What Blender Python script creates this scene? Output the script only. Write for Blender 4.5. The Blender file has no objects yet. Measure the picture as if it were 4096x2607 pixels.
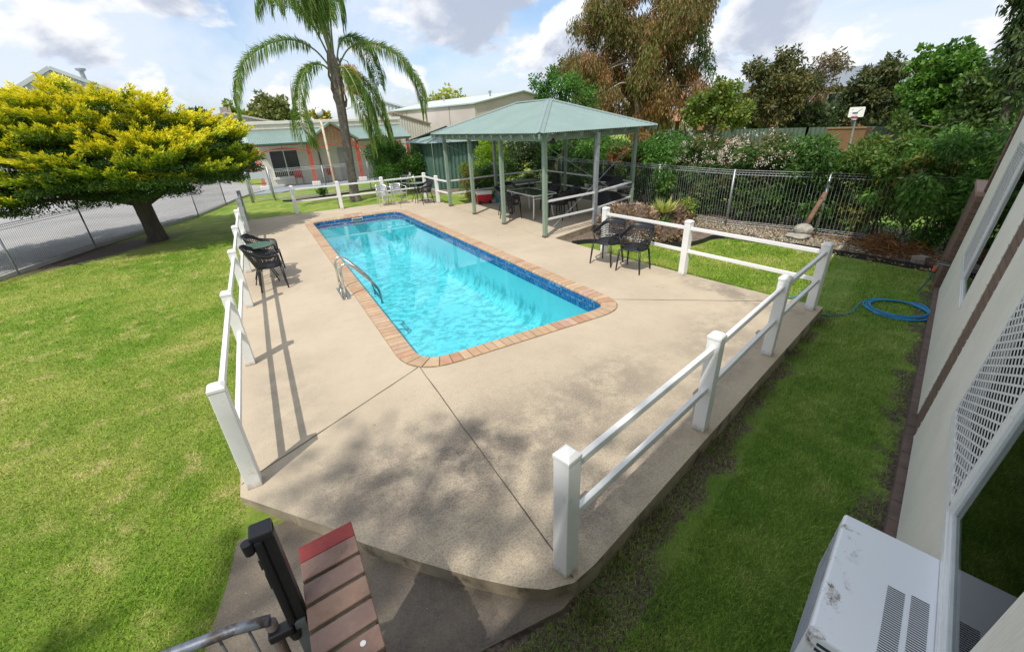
import bpy, bmesh, math, random
import numpy as np
from mathutils import Vector, Matrix
R = math.radians
scene = bpy.context.scene
col = scene.collection

# ------------------------------------------------------------------ camera
CAMP = Vector((0, 0, 2.676))
RIGHT = Vector((0.866527, -0.497894, -0.041482))
DOWN = Vector((-0.247679, -0.355943, -0.901139))
FWD = Vector((0.433907, 0.791136, -0.431541))
cd = bpy.data.cameras.new('camera')
cd.sensor_width = 36; cd.lens = 1696.5 / 4096 * 36
cd.clip_start = 0.05; cd.clip_end = 2000
cam = bpy.data.objects.new('camera', cd); col.objects.link(cam)
cam.matrix_world = Matrix(((RIGHT.x, -DOWN.x, -FWD.x, CAMP.x), (RIGHT.y, -DOWN.y, -FWD.y, CAMP.y),
                           (RIGHT.z, -DOWN.z, -FWD.z, CAMP.z), (0, 0, 0, 1)))
scene.camera = cam

# ------------------------------------------------------------------ light
EL = R(58)
TOSUN = Vector((-.79 * math.cos(EL), -.613 * math.cos(EL), math.sin(EL)))
sl = bpy.data.lights.new('sun', 'SUN'); sl.energy = 4.0; sl.angle = R(0.53); sl.color = (1, .95, .87)
so = bpy.data.objects.new('sun', sl); col.objects.link(so)
so.rotation_euler = TOSUN.to_track_quat('Z', 'Y').to_euler(); so.location = (0, 0, 20)
world = bpy.data.worlds.new('World'); scene.world = world; world.use_nodes = True
scene.view_settings.view_transform = 'Standard'; scene.view_settings.look = 'None'
scene.view_settings.exposure = 0.0; scene.view_settings.gamma = 1.0


def build_world():
    nt = world.node_tree; N = nt.nodes; L = nt.links; N.clear()
    out = N.new('ShaderNodeOutputWorld'); bg = N.new('ShaderNodeBackground')
    sky = N.new('ShaderNodeTexSky'); sky.sky_type = 'NISHITA'; sky.sun_disc = False
    sky.sun_elevation = EL; sky.sun_rotation = math.atan2(-.79, -.613)
    sky.air_density = 1.0; sky.dust_density = 1.6; sky.ozone_density = 1.0
    bg.inputs['Strength'].default_value = 0.142
    tc = N.new('ShaderNodeTexCoord')
    sep = N.new('ShaderNodeSeparateXYZ'); L.new(tc.outputs['Generated'], sep.inputs[0])
    def math_(op, a, b=None, clamp=False):
        m = N.new('ShaderNodeMath'); m.operation = op; m.use_clamp = clamp
        for i, q in enumerate((a, b)):
            if q is None: continue
            if isinstance(q, (int, float)): m.inputs[i].default_value = q
            else: L.new(q, m.inputs[i])
        return m.outputs[0]
    zz = math_('MAXIMUM', sep.outputs[2], 0.0)
    def layer(off, scale, hz, det, lo, hi, sx=1, sy=1, dist=0.0, dz=0.0, rough=.55):
        d = math_('ADD', math_('ADD', zz, dz), hz)
        x = math_('DIVIDE', sep.outputs[0], d); y = math_('DIVIDE', sep.outputs[1], d)
        c = N.new('ShaderNodeCombineXYZ'); L.new(math_('MULTIPLY', x, sx), c.inputs[0]); L.new(math_('MULTIPLY', y, sy), c.inputs[1]); c.inputs[2].default_value = off
        n = N.new('ShaderNodeTexNoise'); n.inputs['Scale'].default_value = scale; n.inputs['Detail'].default_value = det
        n.inputs['Roughness'].default_value = rough; n.inputs['Distortion'].default_value = dist
        L.new(c.outputs[0], n.inputs['Vector'])
        r = N.new('ShaderNodeMapRange'); r.interpolation_type = 'SMOOTHSTEP'
        r.inputs[1].default_value = lo; r.inputs[2].default_value = hi; L.new(n.outputs[0], r.inputs[0])
        return r.outputs[0], n.outputs[0]
    # thin high veil, then heaped clouds: bright tops, grey undersides
    veil, _ = layer(3.1, 1.1, .22, 6, .30, .62, 1.0, .45, .6)
    puff, raw = layer(4.3, 2.9, .50, 10, .46, .525, 1, 1, .25)
    und, raw2 = layer(4.3, 2.9, .50, 10, .47, .60, 1, 1, .25, 0.045)
    def mix(f, a, b):
        m = N.new('ShaderNodeMix'); m.data_type = 'RGBA'
        L.new(f, m.inputs[0])
        for i, q in ((6, a), (7, b)):
            if isinstance(q, tuple): m.inputs[i].default_value = q + (1,)
            else: L.new(q, m.inputs[i])
        return m.outputs[2]
    K = 1.0
    tint = N.new('ShaderNodeMix'); tint.data_type = 'RGBA'; tint.blend_type = 'MULTIPLY'; tint.inputs[0].default_value = 1
    L.new(sky.outputs[0], tint.inputs[6]); tint.inputs[7].default_value = (1.15, 1.22, 1.3, 1)
    a = mix(math_('MULTIPLY', veil, .84), tint.outputs[2], (6.0 * K, 6.5 * K, 7.5 * K))
    cc = mix(und, (7.4 * K, 7.4 * K, 7.5 * K), (3.7 * K, 4.1 * K, 5.0 * K))
    low = N.new('ShaderNodeMapRange'); low.inputs[1].default_value = 0.0; low.inputs[2].default_value = 0.05; L.new(zz, low.inputs[0])
    b = mix(math_('MULTIPLY', math_('MULTIPLY', puff, .9), low.outputs[0]), a, cc)
    L.new(b, bg.inputs['Color']); L.new(bg.outputs[0], out.inputs['Surface'])
build_world()

# ------------------------------------------------------------------ helpers
def at(px, py, dist):
    """point seen at photo pixel (2408 px wide view) at a horizontal distance"""
    x = (px * 4096 / 2408 - 2048) / 1696.5; y = (py * 4096 / 2408 - 1303.5) / 1696.5
    d = FWD + RIGHT * x + DOWN * y
    k = dist / math.hypot(d.x, d.y)
    return CAMP + d * k

class MB:
    def __init__(s): s.v = []; s.f = []; s.c = []; s.cur = None
    def add(s, vs, fs):
        b = len(s.v); s.v += [tuple(q) for q in vs]; s.f += [tuple(b + i for i in f) for f in fs]
        if s.cur is not None: s.c += [s.cur] * len(vs)
        return s
    def box(s, x0, x1, y0, y1, z0, z1):
        return s.add([(x0, y0, z0), (x1, y0, z0), (x1, y1, z0), (x0, y1, z0), (x0, y0, z1), (x1, y0, z1), (x1, y1, z1), (x0, y1, z1)],
                     [(3, 2, 1, 0), (4, 5, 6, 7), (0, 1, 5, 4), (1, 2, 6, 5), (2, 3, 7, 6), (3, 0, 4, 7)])
    def bar(s, a, b, w, h, up=(0, 0, 1), ext=0.0):
        a = Vector(a); b = Vector(b); d = (b - a).normalized(); a = a - d * ext; b = b + d * ext
        up = Vector(up)
        if abs(d.dot(up)) > .99: up = Vector((0, 1, 0))
        sd = d.cross(up).normalized(); u = sd.cross(d).normalized()
        P = []
        for q in (a, b):
            for i, j in ((-1, -1), (1, -1), (1, 1), (-1, 1)): P.append(q + sd * (w / 2 * i) + u * (h / 2 * j))
        return s.add(P, [(0, 1, 2, 3)[::-1], (4, 5, 6, 7), (0, 1, 5, 4), (1, 2, 6, 5), (2, 3, 7, 6), (3, 0, 4, 7)])
    def tube(s, pts, r, n=8, caps=True):
        pts = [Vector(p) for p in pts]; m = len(pts)
        rr = r if isinstance(r, (list, tuple)) else [r] * m
        t0 = (pts[1] - pts[0]).normalized()
        ref = Vector((0, 0, 1)) if abs(t0.z) < .9 else Vector((1, 0, 0))
        u = t0.cross(ref).normalized(); V = []; F = []
        for i, p in enumerate(pts):
            t = (pts[min(i + 1, m - 1)] - pts[max(i - 1, 0)]).normalized()
            u = (u - t * u.dot(t)).normalized(); w = t.cross(u)
            for k in range(n):
                a = 2 * math.pi * k / n; V.append(p + (u * math.cos(a) + w * math.sin(a)) * rr[i])
        for i in range(m - 1):
            for k in range(n): F.append((i * n + k, i * n + (k + 1) % n, (i + 1) * n + (k + 1) % n, (i + 1) * n + k))
        if caps: F.append(tuple(range(n))[::-1]); F.append(tuple((m - 1) * n + k for k in range(n)))
        return s.add(V, F)
    def prism(s, poly, z0, z1):
        n = len(poly); V = [(p[0], p[1], z0) for p in poly] + [(p[0], p[1], z1) for p in poly]
        return s.add(V, [tuple(range(n))[::-1], tuple(range(n, 2 * n))] + [(i, (i + 1) % n, n + (i + 1) % n, n + i) for i in range(n)])
    def lathe(s, c, prof, n=20):
        V = []; F = []; m = len(prof)
        for r, z in prof:
            for k in range(n): a = 2 * math.pi * k / n; V.append((c[0] + r * math.cos(a), c[1] + r * math.sin(a), c[2] + z))
        for i in range(m - 1):
            for k in range(n): F.append((i * n + k, i * n + (k + 1) % n, (i + 1) * n + (k + 1) % n, (i + 1) * n + k))
        F.append(tuple(range(n))[::-1]); F.append(tuple((m - 1) * n + k for k in range(n)))
        return s.add(V, F)
    def build(s, name, m, parent=None, smooth=False, bevel=0, local=None, label=None):
        """local: geometry is in the parent's frame; else world coordinates (parent has no rotation)"""
        me = bpy.data.meshes.new(name)
        V = s.v; org = Vector((0, 0, 0))
        if parent is None and V:
            a = np.array(V); org = Vector(((a[:, 0].min() + a[:, 0].max()) / 2, (a[:, 1].min() + a[:, 1].max()) / 2, a[:, 2].min()))
            V = [(p[0] - org.x, p[1] - org.y, p[2] - org.z) for p in V]
        elif parent is not None and not local:
            q = parent
            while q.parent: q = q.parent
            org = q['_w'] if '_w' in q.keys() else [0, 0, 0]
            V = [(p[0] - org[0], p[1] - org[1], p[2] - org[2]) for p in V]; org = Vector((0, 0, 0))
        me.from_pydata([tuple(p) for p in V], [], s.f)
        if s.c:
            at_ = me.color_attributes.new('Col', 'FLOAT_COLOR', 'POINT')
            at_.data.foreach_set('color', np.array([list(q) + [1] for q in s.c], dtype='f').ravel())
        if smooth:
            me.polygons.foreach_set('use_smooth', [True] * len(me.polygons))
        me.materials.append(m); me.update()
        o = bpy.data.objects.new(name, me); col.objects.link(o); o.location = org
        if parent is not None: o.parent = parent
        if bevel:
            b = o.modifiers.new('bevel', 'BEVEL'); b.width = bevel; b.segments = 2; b.limit_method = 'ANGLE'; b.angle_limit = R(40)
        if label: o['label'] = label
        return o

def thing(name, label, cat, loc=(0, 0, 0), rot=(0, 0, 0), group=None):
    o = bpy.data.objects.new(name, None); col.objects.link(o); o.empty_display_size = .1
    o.location = loc; o.rotation_euler = rot if not isinstance(rot, (int, float)) else (0, 0, rot)
    o['label'] = label; o['category'] = cat
    if group: o['group'] = group
    o['_w'] = list(loc)
    return o
def tag(o, label, cat, group=None):
    o['label'] = label; o['category'] = cat
    if group: o['group'] = group
    return o
def struct(o, kind='structure', label=None):
    o['kind'] = kind
    if label: o['label'] = label
    return o
def dup(root, loc, rz=0, label=None, group=None):
    def cp(o, par):
        c = o.copy(); col.objects.link(c)
        if par is not None: c.parent = par
        for ch in list(o.children): cp(ch, c)
        return c
    r = cp(root, None); r.location = loc; r.rotation_euler = (0, 0, rz)
    if label: r['label'] = label
    if group: r['group'] = group
    return r

# ------------------------------------------------------------------ materials
def nodes(name):
    m = bpy.data.materials.new(name); m.use_nodes = True
    nt = m.node_tree; b = nt.nodes['Principled BSDF']
    return m, nt.nodes, nt.links, b
def _mix(N, L, f, a, b, blend='MIX'):
    m = N.new('ShaderNodeMix'); m.data_type = 'RGBA'; m.blend_type = blend
    if isinstance(f, (int, float)): m.inputs[0].default_value = f
    else: L.new(f, m.inputs[0])
    for i, q in ((6, a), (7, b)):
        if isinstance(q, tuple): m.inputs[i].default_value = q[:3] + (1,)
        else: L.new(q, m.inputs[i])
    return m.outputs[2]
def _noise(N, L, vec, scale, detail=4, rough=.55, dist=0):
    n = N.new('ShaderNodeTexNoise'); n.inputs['Scale'].default_value = scale; n.inputs['Detail'].default_value = detail
    n.inputs['Roughness'].default_value = rough; n.inputs['Distortion'].default_value = dist
    L.new(vec, n.inputs['Vector']); return n.outputs[0]
def _ramp(N, L, src, lo, hi, smooth=True):
    r = N.new('ShaderNodeMapRange'); r.inputs[1].default_value = lo; r.inputs[2].default_value = hi
    if smooth: r.interpolation_type = 'SMOOTHSTEP'
    L.new(src, r.inputs[0]); return r.outputs[0]
def _math(N, L, op, a, b=None, clamp=False):
    m = N.new('ShaderNodeMath'); m.operation = op; m.use_clamp = clamp
    for i, q in enumerate((a, b)):
        if q is None: continue
        if isinstance(q, (int, float)): m.inputs[i].default_value = q
        else: L.new(q, m.inputs[i])
    return m.outputs[0]
def _coord(N, L, sc=(1, 1, 1), world_=False):
    if world_:
        g = N.new('ShaderNodeNewGeometry'); o = g.outputs['Position']
    else:
        t = N.new('ShaderNodeTexCoord'); o = t.outputs['Object']
    if sc == (1, 1, 1): return o
    mp = N.new('ShaderNodeMapping'); mp.inputs['Scale'].default_value = sc; L.new(o, mp.inputs['Vector']); return mp.outputs[0]
def _bump(N, L, b, h, s, d=.01):
    bp = N.new('ShaderNodeBump'); bp.inputs['Strength'].default_value = s; bp.inputs['Distance'].default_value = d
    L.new(h, bp.inputs['Height']); L.new(bp.outputs[0], b.inputs['Normal'])
def mat(name, c, rough=.5, c2=None, sc=6, amt=.5, bump=0, bsc=60, metal=0, sx=(1, 1, 1), dirt=None, dsc=2, dlo=.5, dhi=.75, spec=.5, fine=0):
    """painted / metal / stone finish with two-tone mottling, fine grain and optional patches of wear"""
    m, N, L, b = nodes(name)
    v = _coord(N, L, sx, True)
    c2 = c2 or tuple(q * .8 for q in c)
    n = _noise(N, L, v, sc, 5); colr = _mix(N, L, _math(N, L, 'MULTIPLY', _ramp(N, L, n, .35, .68), amt), c, c2)
    if dirt:
        n2 = _noise(N, L, v, dsc, 7, .65, .3); colr = _mix(N, L, _ramp(N, L, n2, dlo, dhi), colr, dirt)
    if fine:
        n3 = _noise(N, L, v, 140, 2, .7); f = _mix(N, L, _ramp(N, L, n3, .3, .7), (1 - fine,) * 3, (1 + fine,) * 3); colr = _mix(N, L, 1.0, colr, f, 'MULTIPLY')
    L.new(colr, b.inputs['Base Color']); b.inputs['Roughness'].default_value = rough; b.inputs['Metallic'].default_value = metal
    b.inputs['Specular IOR Level'].default_value = spec
    if bump: _bump(N, L, b, _noise(N, L, v, bsc, 4), bump, .004)
    return m
def leafmat(name, trans=.35, rough=.5, spec=.35, gain=1.35):
    m, N, L, b = nodes(name)
    v_ = N.new('ShaderNodeVertexColor'); v_.layer_name = 'Col'; a = N.new('ShaderNodeMix'); a.data_type = 'RGBA'; a.blend_type = 'MULTIPLY'; a.inputs[0].default_value = 1; L.new(v_.outputs[0], a.inputs[6]); a.inputs[7].default_value = (gain, gain, gain, 1)
    L.new(a.outputs[2], b.inputs['Base Color']); b.inputs['Roughness'].default_value = rough; b.inputs['Specular IOR Level'].default_value = spec
    t = N.new('ShaderNodeBsdfTranslucent'); L.new(_mix(N, L, 1.0, a.outputs[2], (1.25, 1.3, .6), 'MULTIPLY'), t.inputs[0])
    ms = N.new('ShaderNodeMixShader'); ms.inputs[0].default_value = trans
    L.new(b.outputs[0], ms.inputs[1]); L.new(t.outputs[0], ms.inputs[2]); L.new(ms.outputs[0], N['Material Output'].inputs[0])
    return m
def colmat(name, rough=.6, grain=.12, sc=60, bump=.2):
    """per-piece colour stored on the mesh, with grain"""
    m, N, L, b = nodes(name)
    a = N.new('ShaderNodeVertexColor'); a.layer_name = 'Col'; v = _coord(N, L, (1, 1, 1), True)
    n = _noise(N, L, v, sc, 5, .7); f = _mix(N, L, _ramp(N, L, n, .25, .75), (1 - grain,) * 3, (1 + grain,) * 3)
    n2 = _noise(N, L, v, 7, 5, .6); g = _mix(N, L, _ramp(N, L, n2, .3, .8), (1.05,) * 3, (.82, .8, .78))
    L.new(_mix(N, L, 1.0, _mix(N, L, 1.0, a.outputs[0], f, 'MULTIPLY'), g, 'MULTIPLY'), b.inputs['Base Color'])
    b.inputs['Roughness'].default_value = rough
    if bump: _bump(N, L, b, n, bump, .004)
    return m

M = {}
M['white'] = mat('white_paint', (.80, .80, .78), .42, (.72, .725, .71), 3, .6, .12, 35, dirt=(.55, .51, .43), dsc=11, dlo=.62, dhi=.80, fine=.02)
def add_base_grime(m):
    N, L = m.node_tree.nodes, m.node_tree.links; b = N['Principled BSDF']; src = b.inputs['Base Color'].links[0].from_socket
    p = _coord(N, L, (1, 1, 1), True); sp = N.new('ShaderNodeSeparateXYZ'); L.new(p, sp.inputs[0]); n = _noise(N, L, p, 25, 5, .7)
    k = _ramp(N, L, _math(N, L, 'ADD', sp.outputs[2], _math(N, L, 'MULTIPLY', n, .16)), .16, .06)
    L.new(_mix(N, L, _math(N, L, 'MULTIPLY', k, .75), src, (.30, .25, .19)), b.inputs['Base Color'])
add_base_grime(M['white'])
M['sage'] = mat('sage_steel', (.235, .305, .235), .5, (.20, .27, .21), 4, .7, .08, dirt=(.30, .24, .17), dsc=8, dlo=.68, dhi=.8)
M['galv'] = mat('galvanised_steel', (.42, .45, .48), .42, (.30, .33, .36), 9, .8, .05, metal=.55)
M['galvdark'] = mat('dull_galvanised_wire', (.20, .215, .215), .5, (.13, .14, .14), 6, .8, 0, metal=.3)
M['galvlight'] = mat('pale_galvanised_wire', (.52, .54, .55), .5, (.42, .44, .45), 6, .8, 0, metal=.3)
M['black'] = mat('black_resin', (.014, .015, .019), .42, (.02, .021, .026), 20, .6, .1, 200)
M['alu'] = mat('brushed_aluminium', (.78, .79, .80), .28, (.66, .67, .69), 12, .6, 0, metal=.9)
M['steel'] = mat('stainless_steel', (.72, .70, .66), .2, (.55, .52, .48), 14, .6, 0, metal=1)
M['roofgreen'] = mat('green_roof_sheet', (.215, .295, .272), .45, (.195, .27, .25), 1.2, .8, .05, 20, dirt=(.25, .34, .305), dsc=3, dlo=.5, dhi=.8)
M['shedgreen'] = mat('dark_green_sheet', (.075, .15, .118), .5, (.06, .125, .10), 2, .8, .05, dirt=(.13, .2, .165), dsc=3, dlo=.55, dhi=.8)
M['cream'] = mat('cream_render', (.70, .67, .57), .75, (.64, .61, .52), 3, .6, .15, 80, dirt=(.55, .52, .44), dsc=2, dlo=.6, dhi=.85)
M['creamsheet'] = mat('cream_sheet', (.50, .47, .41), .6, (.45, .42, .37), 2, .6)
M['red'] = mat('red_paint', (.60, .055, .022), .45, (.45, .045, .03), 5, .6)
M['tilt'] = mat('raw_concrete_panel', (.56, .50, .455), .85, (.48, .43, .39), .5, .9, .2, 8, dirt=(.30, .28, .26), dsc=.8, dlo=.6, dhi=.8)
M['paleroof'] = mat('pale_roof_sheet', (.56, .59, .58), .45, (.49, .52, .52), .6, .8)
M['greyshed'] = mat('grey_sheet', (.42, .46, .50), .5, (.38, .42, .46), 1, .6)
M['darkglass'] = None
M['bark'] = mat('grey_bark', (.10, .082, .066), .95, (.055, .045, .038), 9, .9, 1.0, 30, sx=(1, 1, .25))
M['palebark'] = mat('pale_gum_bark', (.42, .36, .28), .8, (.22, .17, .12), 3, .9, .4, 20, sx=(1, 1, .3))
M['palmbark'] = mat('ringed_palm_bark', (.23, .20, .17), .95, (.12, .10, .085), 10, .9, .8, 24, sx=(1, 1, 3), dirt=(.27, .25, .22), dsc=3, dlo=.55, dhi=.8)
M['leaf'] = leafmat('leaf'); M['grassleaf'] = leafmat('grass_leaf', .4, .55, .25)
M['glass'] = mat('window_glass', (.022, .026, .028), .06, (.035, .04, .042), 1, .5, spec=.9)

# ================================================================== setting
def d_coord(N, L, p):
    """distance from the motel wall line (positive towards the pool)"""
    dt = N.new('ShaderNodeVectorMath'); dt.operation = 'DOT_PRODUCT'; L.new(p, dt.inputs[0]); dt.inputs[1].default_value = (-.28, .96, 0)
    return dt.outputs['Value']
def ellipse(N, L, p, cx, cy, rx, ry, rot=0, soft=.55):
    mp = N.new('ShaderNodeMapping'); mp.vector_type = 'TEXTURE'; mp.inputs['Location'].default_value = (cx, cy, 0)
    mp.inputs['Rotation'].default_value = (0, 0, rot); mp.inputs['Scale'].default_value = (rx, ry, 1000)
    L.new(p, mp.inputs['Vector'])
    ln = N.new('ShaderNodeVectorMath'); ln.operation = 'LENGTH'; L.new(mp.outputs[0], ln.inputs[0])
    r = N.new('ShaderNodeMapRange'); r.interpolation_type = 'SMOOTHSTEP'
    r.inputs[1].default_value = 1; r.inputs[2].default_value = 1 - soft; L.new(ln.outputs['Value'], r.inputs[0]); return r.outputs[0]
def grass_colour(N, L, p):
    n1 = _noise(N, L, p, .55, 4, .6, .3); n2 = _noise(N, L, p, 3.2, 5, .65); n3 = _noise(N, L, p, 34, 3, .7); n4 = _noise(N, L, p, 1.6, 3, .5)
    c = _mix(N, L, _ramp(N, L, n2, .3, .72), (.150, .265, .024), (.235, .345, .042))
    c = _mix(N, L, _math(N, L, 'MULTIPLY', _ramp(N, L, n1, .38, .66), .85), c, (.36, .40, .085))
    dry = _math(N, L, 'MULTIPLY', _ramp(N, L, n2, .50, .70), _ramp(N, L, n4, .45, .62))
    c = _mix(N, L, _math(N, L, 'MULTIPLY', dry, .75), c, (.54, .46, .21))
    n5 = _noise(N, L, p, 17, 5, .75)
    c = _mix(N, L, _math(N, L, 'MULTIPLY', _math(N, L, 'MULTIPLY', _ramp(N, L, n5, .50, .68), _ramp(N, L, n1, .25, .55)), .5), c, (.46, .42, .17))
    c = _mix(N, L, _ramp(N, L, n3, .25, .8), c, _mix(N, L, 1.0, c, (.62, .68, .5), 'MULTIPLY'))
    # the side strip is a cooler green
    d = d_coord(N, L, p)
    side = _math(N, L, 'MULTIPLY', _ramp(N, L, d, 1.25, .95), _ramp(N, L, _math(N, L, 'ADD', d, 0), -3, -.9))
    c = _mix(N, L, _math(N, L, 'MULTIPLY', side, .62), c, _mix(N, L, _ramp(N, L, n2, .35, .7), (.125, .235, .040), (.205, .320, .065)))
    # bare soil: against the slab, along the wall foot, under the juniper
    w = _math(N, L, 'MULTIPLY_ADD', n2, .9)
    w.node.inputs[2].default_value = -.45
    dn = _math(N, L, 'ADD', d, w)
    sx_ = N.new('ShaderNodeSeparateXYZ'); L.new(p, sx_.inputs[0]); east = _ramp(N, L, sx_.outputs[0], 1.0, 1.25)
    s1 = _math(N, L, 'MULTIPLY', _math(N, L, 'MULTIPLY', _ramp(N, L, dn, .66, .80), _ramp(N, L, dn, 1.3, 1.12)), _math(N, L, 'MULTIPLY', east, _ramp(N, L, sx_.outputs[0], 7.2, 6.7)))
    s2 = _math(N, L, 'MULTIPLY', _math(N, L, 'MULTIPLY', _ramp(N, L, dn, -.2, -.36), _ramp(N, L, dn, -1.2, -.8)), east)
    s3 = ellipse(N, L, p, -4.4, 15.3, 3.0, 1.1, .75, .5)
    s4 = _math(N, L, 'MAXIMUM', _math(N, L, 'MULTIPLY', ellipse(N, L, p, 2.6, .35, .9, .35, .3, .8), _ramp(N, L, n2, .42, .6)), ellipse(N, L, p, .85, 1.10, 1.15, .50, .2, .35))
    s = _math(N, L, 'MAXIMUM', _math(N, L, 'MAXIMUM', s1, s2), _math(N, L, 'MAXIMUM', s3, s4))
    far = N.new('ShaderNodeMapRange'); far.inputs[1].default_value = 11; far.inputs[2].default_value = 7; L.new(sx_.outputs[0], far.inputs[0])
    soil = _mix(N, L, _ramp(N, L, n3, .3, .7), (.06, .045, .036), (.20, .155, .115))
    return c, s, soil, n3
def make_grass(name, blades):
    m, N, L, b = nodes(name)
    p = _coord(N, L, (1, 1, 1), True)
    c, s, soil, n3 = grass_colour(N, L, p)
    if blades:
        a = N.new('ShaderNodeVertexColor'); a.layer_name = 'Col'
        c = _mix(N, L, 1.0, c, a.outputs[0], 'MULTIPLY'); L.new(c, b.inputs['Base Color'])
        t = N.new('ShaderNodeBsdfTranslucent'); L.new(c, t.inputs[0]); ms = N.new('ShaderNodeMixShader'); ms.inputs[0].default_value = .35
        L.new(b.outputs[0], ms.inputs[1]); L.new(t.outputs[0], ms.inputs[2]); L.new(ms.outputs[0], N['Material Output'].inputs[0])
    else:
        L.new(_mix(N, L, s, c, soil), b.inputs['Base Color']); _bump(N, L, b, _noise(N, L, p, 90, 4, .7), .9, .02)
    b.inputs['Roughness'].default_value = .75; b.inputs['Specular IOR Level'].default_value = .2
    return m
M['lawn'] = make_grass('lawn_turf', False); M['blades'] = make_grass('lawn_blades', True)

def make_concrete(name, base, base2, stains, fine=.12, joint=True):
    m, N, L, b = nodes(name); p = _coord(N, L, (1, 1, 1), True)
    big = _noise(N, L, p, .7, 5, .6, .1); mid = _noise(N, L, p, 5, 7, .66, .05); gr = _noise(N, L, p, 170, 2, .7); gr2 = _noise(N, L, p, 55, 3, .7)
    c = _mix(N, L, _ramp(N, L, big, .3, .7), base, base2)
    c = _mix(N, L, _math(N, L, 'MULTIPLY', _ramp(N, L, mid, .45, .8), .35), c, tuple(q * .72 for q in base))
    for (cx, cy, rx, ry, rot, amt, tone) in stains:
        e_ = ellipse(N, L, p, cx, cy, rx, ry, rot, .9)
        k = _math(N, L, 'MULTIPLY', _math(N, L, 'MULTIPLY', _ramp(N, L, _noise(N, L, p, 2.3, 8, .70, .12), .36, .60), e_), amt)
        k2 = _math(N, L, 'MULTIPLY', k, _ramp(N, L, gr2, .25, .62))
        c = _mix(N, L, _math(N, L, 'MAXIMUM', _math(N, L, 'MULTIPLY', k, .62), k2), c, tone)
    f = _mix(N, L, _ramp(N, L, gr, .28, .72), (1 - fine,) * 3, (1 + fine,) * 3); c = _mix(N, L, 1.0, c, f, 'MULTIPLY')
    # exposed pale and dark stones
    vo = N.new('ShaderNodeTexVoronoi'); vo.inputs['Scale'].default_value = 42; L.new(p, vo.inputs['Vector'])
    st = _math(N, L, 'MULTIPLY', _ramp(N, L, vo.outputs['Distance'], .22, .10), _ramp(N, L, vo.outputs['Color'], .86, .9))
    c = _mix(N, L, _math(N, L, 'MULTIPLY', st, .6), c, (.62, .57, .49))
    vd = N.new('ShaderNodeTexVoronoi'); vd.inputs['Scale'].default_value = 30; L.new(p, vd.inputs['Vector'])
    st2 = _math(N, L, 'MULTIPLY', _ramp(N, L, vd.outputs['Distance'], .20, .08), _ramp(N, L, vd.outputs['Color'], .9, .93))
    c = _mix(N, L, _math(N, L, 'MULTIPLY', st2, .5), c, (.13, .11, .10))
    wear = ellipse(N, L, p, 1.2, 2.2, 4.5, 2.6, .25, .9)
    g3 = _math(N, L, 'MULTIPLY', _ramp(N, L, _noise(N, L, p, 62, 4, .78), .47, .62), wear)
    c = _mix(N, L, _math(N, L, 'MULTIPLY', g3, .5), c, (.12, .095, .075))
    g4 = _math(N, L, 'MULTIPLY', _ramp(N, L, _noise(N, L, p, 15, 6, .72), .45, .68), wear)
    c = _mix(N, L, _math(N, L, 'MULTIPLY', g4, .28), c, (.17, .135, .10))
    L.new(c, b.inputs['Base Color']); b.inputs['Roughness'].default_value = .85; b.inputs['Specular IOR Level'].default_value = .25
    _bump(N, L, b, gr2, .6, .008)
    return m
ST = (.115, .10, .092); ST2 = (.16, .135, .115)
M['deck'] = make_concrete('pool_deck_concrete', (.52, .437, .32), (.45, .375, .275),
    [(.9, 2.75, 1.55, 1.05, .1, .95, ST), (2.6, 2.9, 1.7, .8, .3, .75, ST2), (1.6, 1.75, 1.0, .5, .3, .7, ST), (.1, 3.0, .9, .8, 0, .6, ST2),
     (4.8, 3.1, 1.9, .7, .4, .55, ST2), (6.3, 3.9, .5, 2.2, 0, .7, ST), (3.6, 2.35, 2.6, .35, .28, .6, ST2), (-.3, 4.5, .7, 2.2, 0, .35, ST2), (8.1, 9.6, 1.8, .5, .3, .3, ST2)])
M['landing'] = make_concrete('landing_concrete', (.235, .195, .145), (.18, .148, .112), [(.3, 1.6, 1.2, .9, 0, .9, (.085, .075, .075)), (-.5, 2.2, .8, .8, 0, .5, ST)], .2)
M['slabside'] = mat('slab_edge_concrete', (.36, .30, .21), .9, (.26, .215, .15), 3, .9, .4, 30, dirt=(.07, .06, .04), dsc=4, dlo=.5, dhi=.7, fine=.1)

def gh(x, y):
    """ground height"""
    def ss(a, b, v): t = min(1, max(0, (v - a) / (b - a))); return t * t * (3 - 2 * t)
    h = -.035
    h += (-.085) * (1 - ss(2.9, 3.9, y)) * (1 - ss(-1.5, 1.5, 0) if False else 1)
    side = ss(.6, 1.1, x) if y < 3 else ss(3.5, 5.5, x) * (1 - ss(15, 17, y))
    return h * (1 - side) + (-.17) * side

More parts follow.
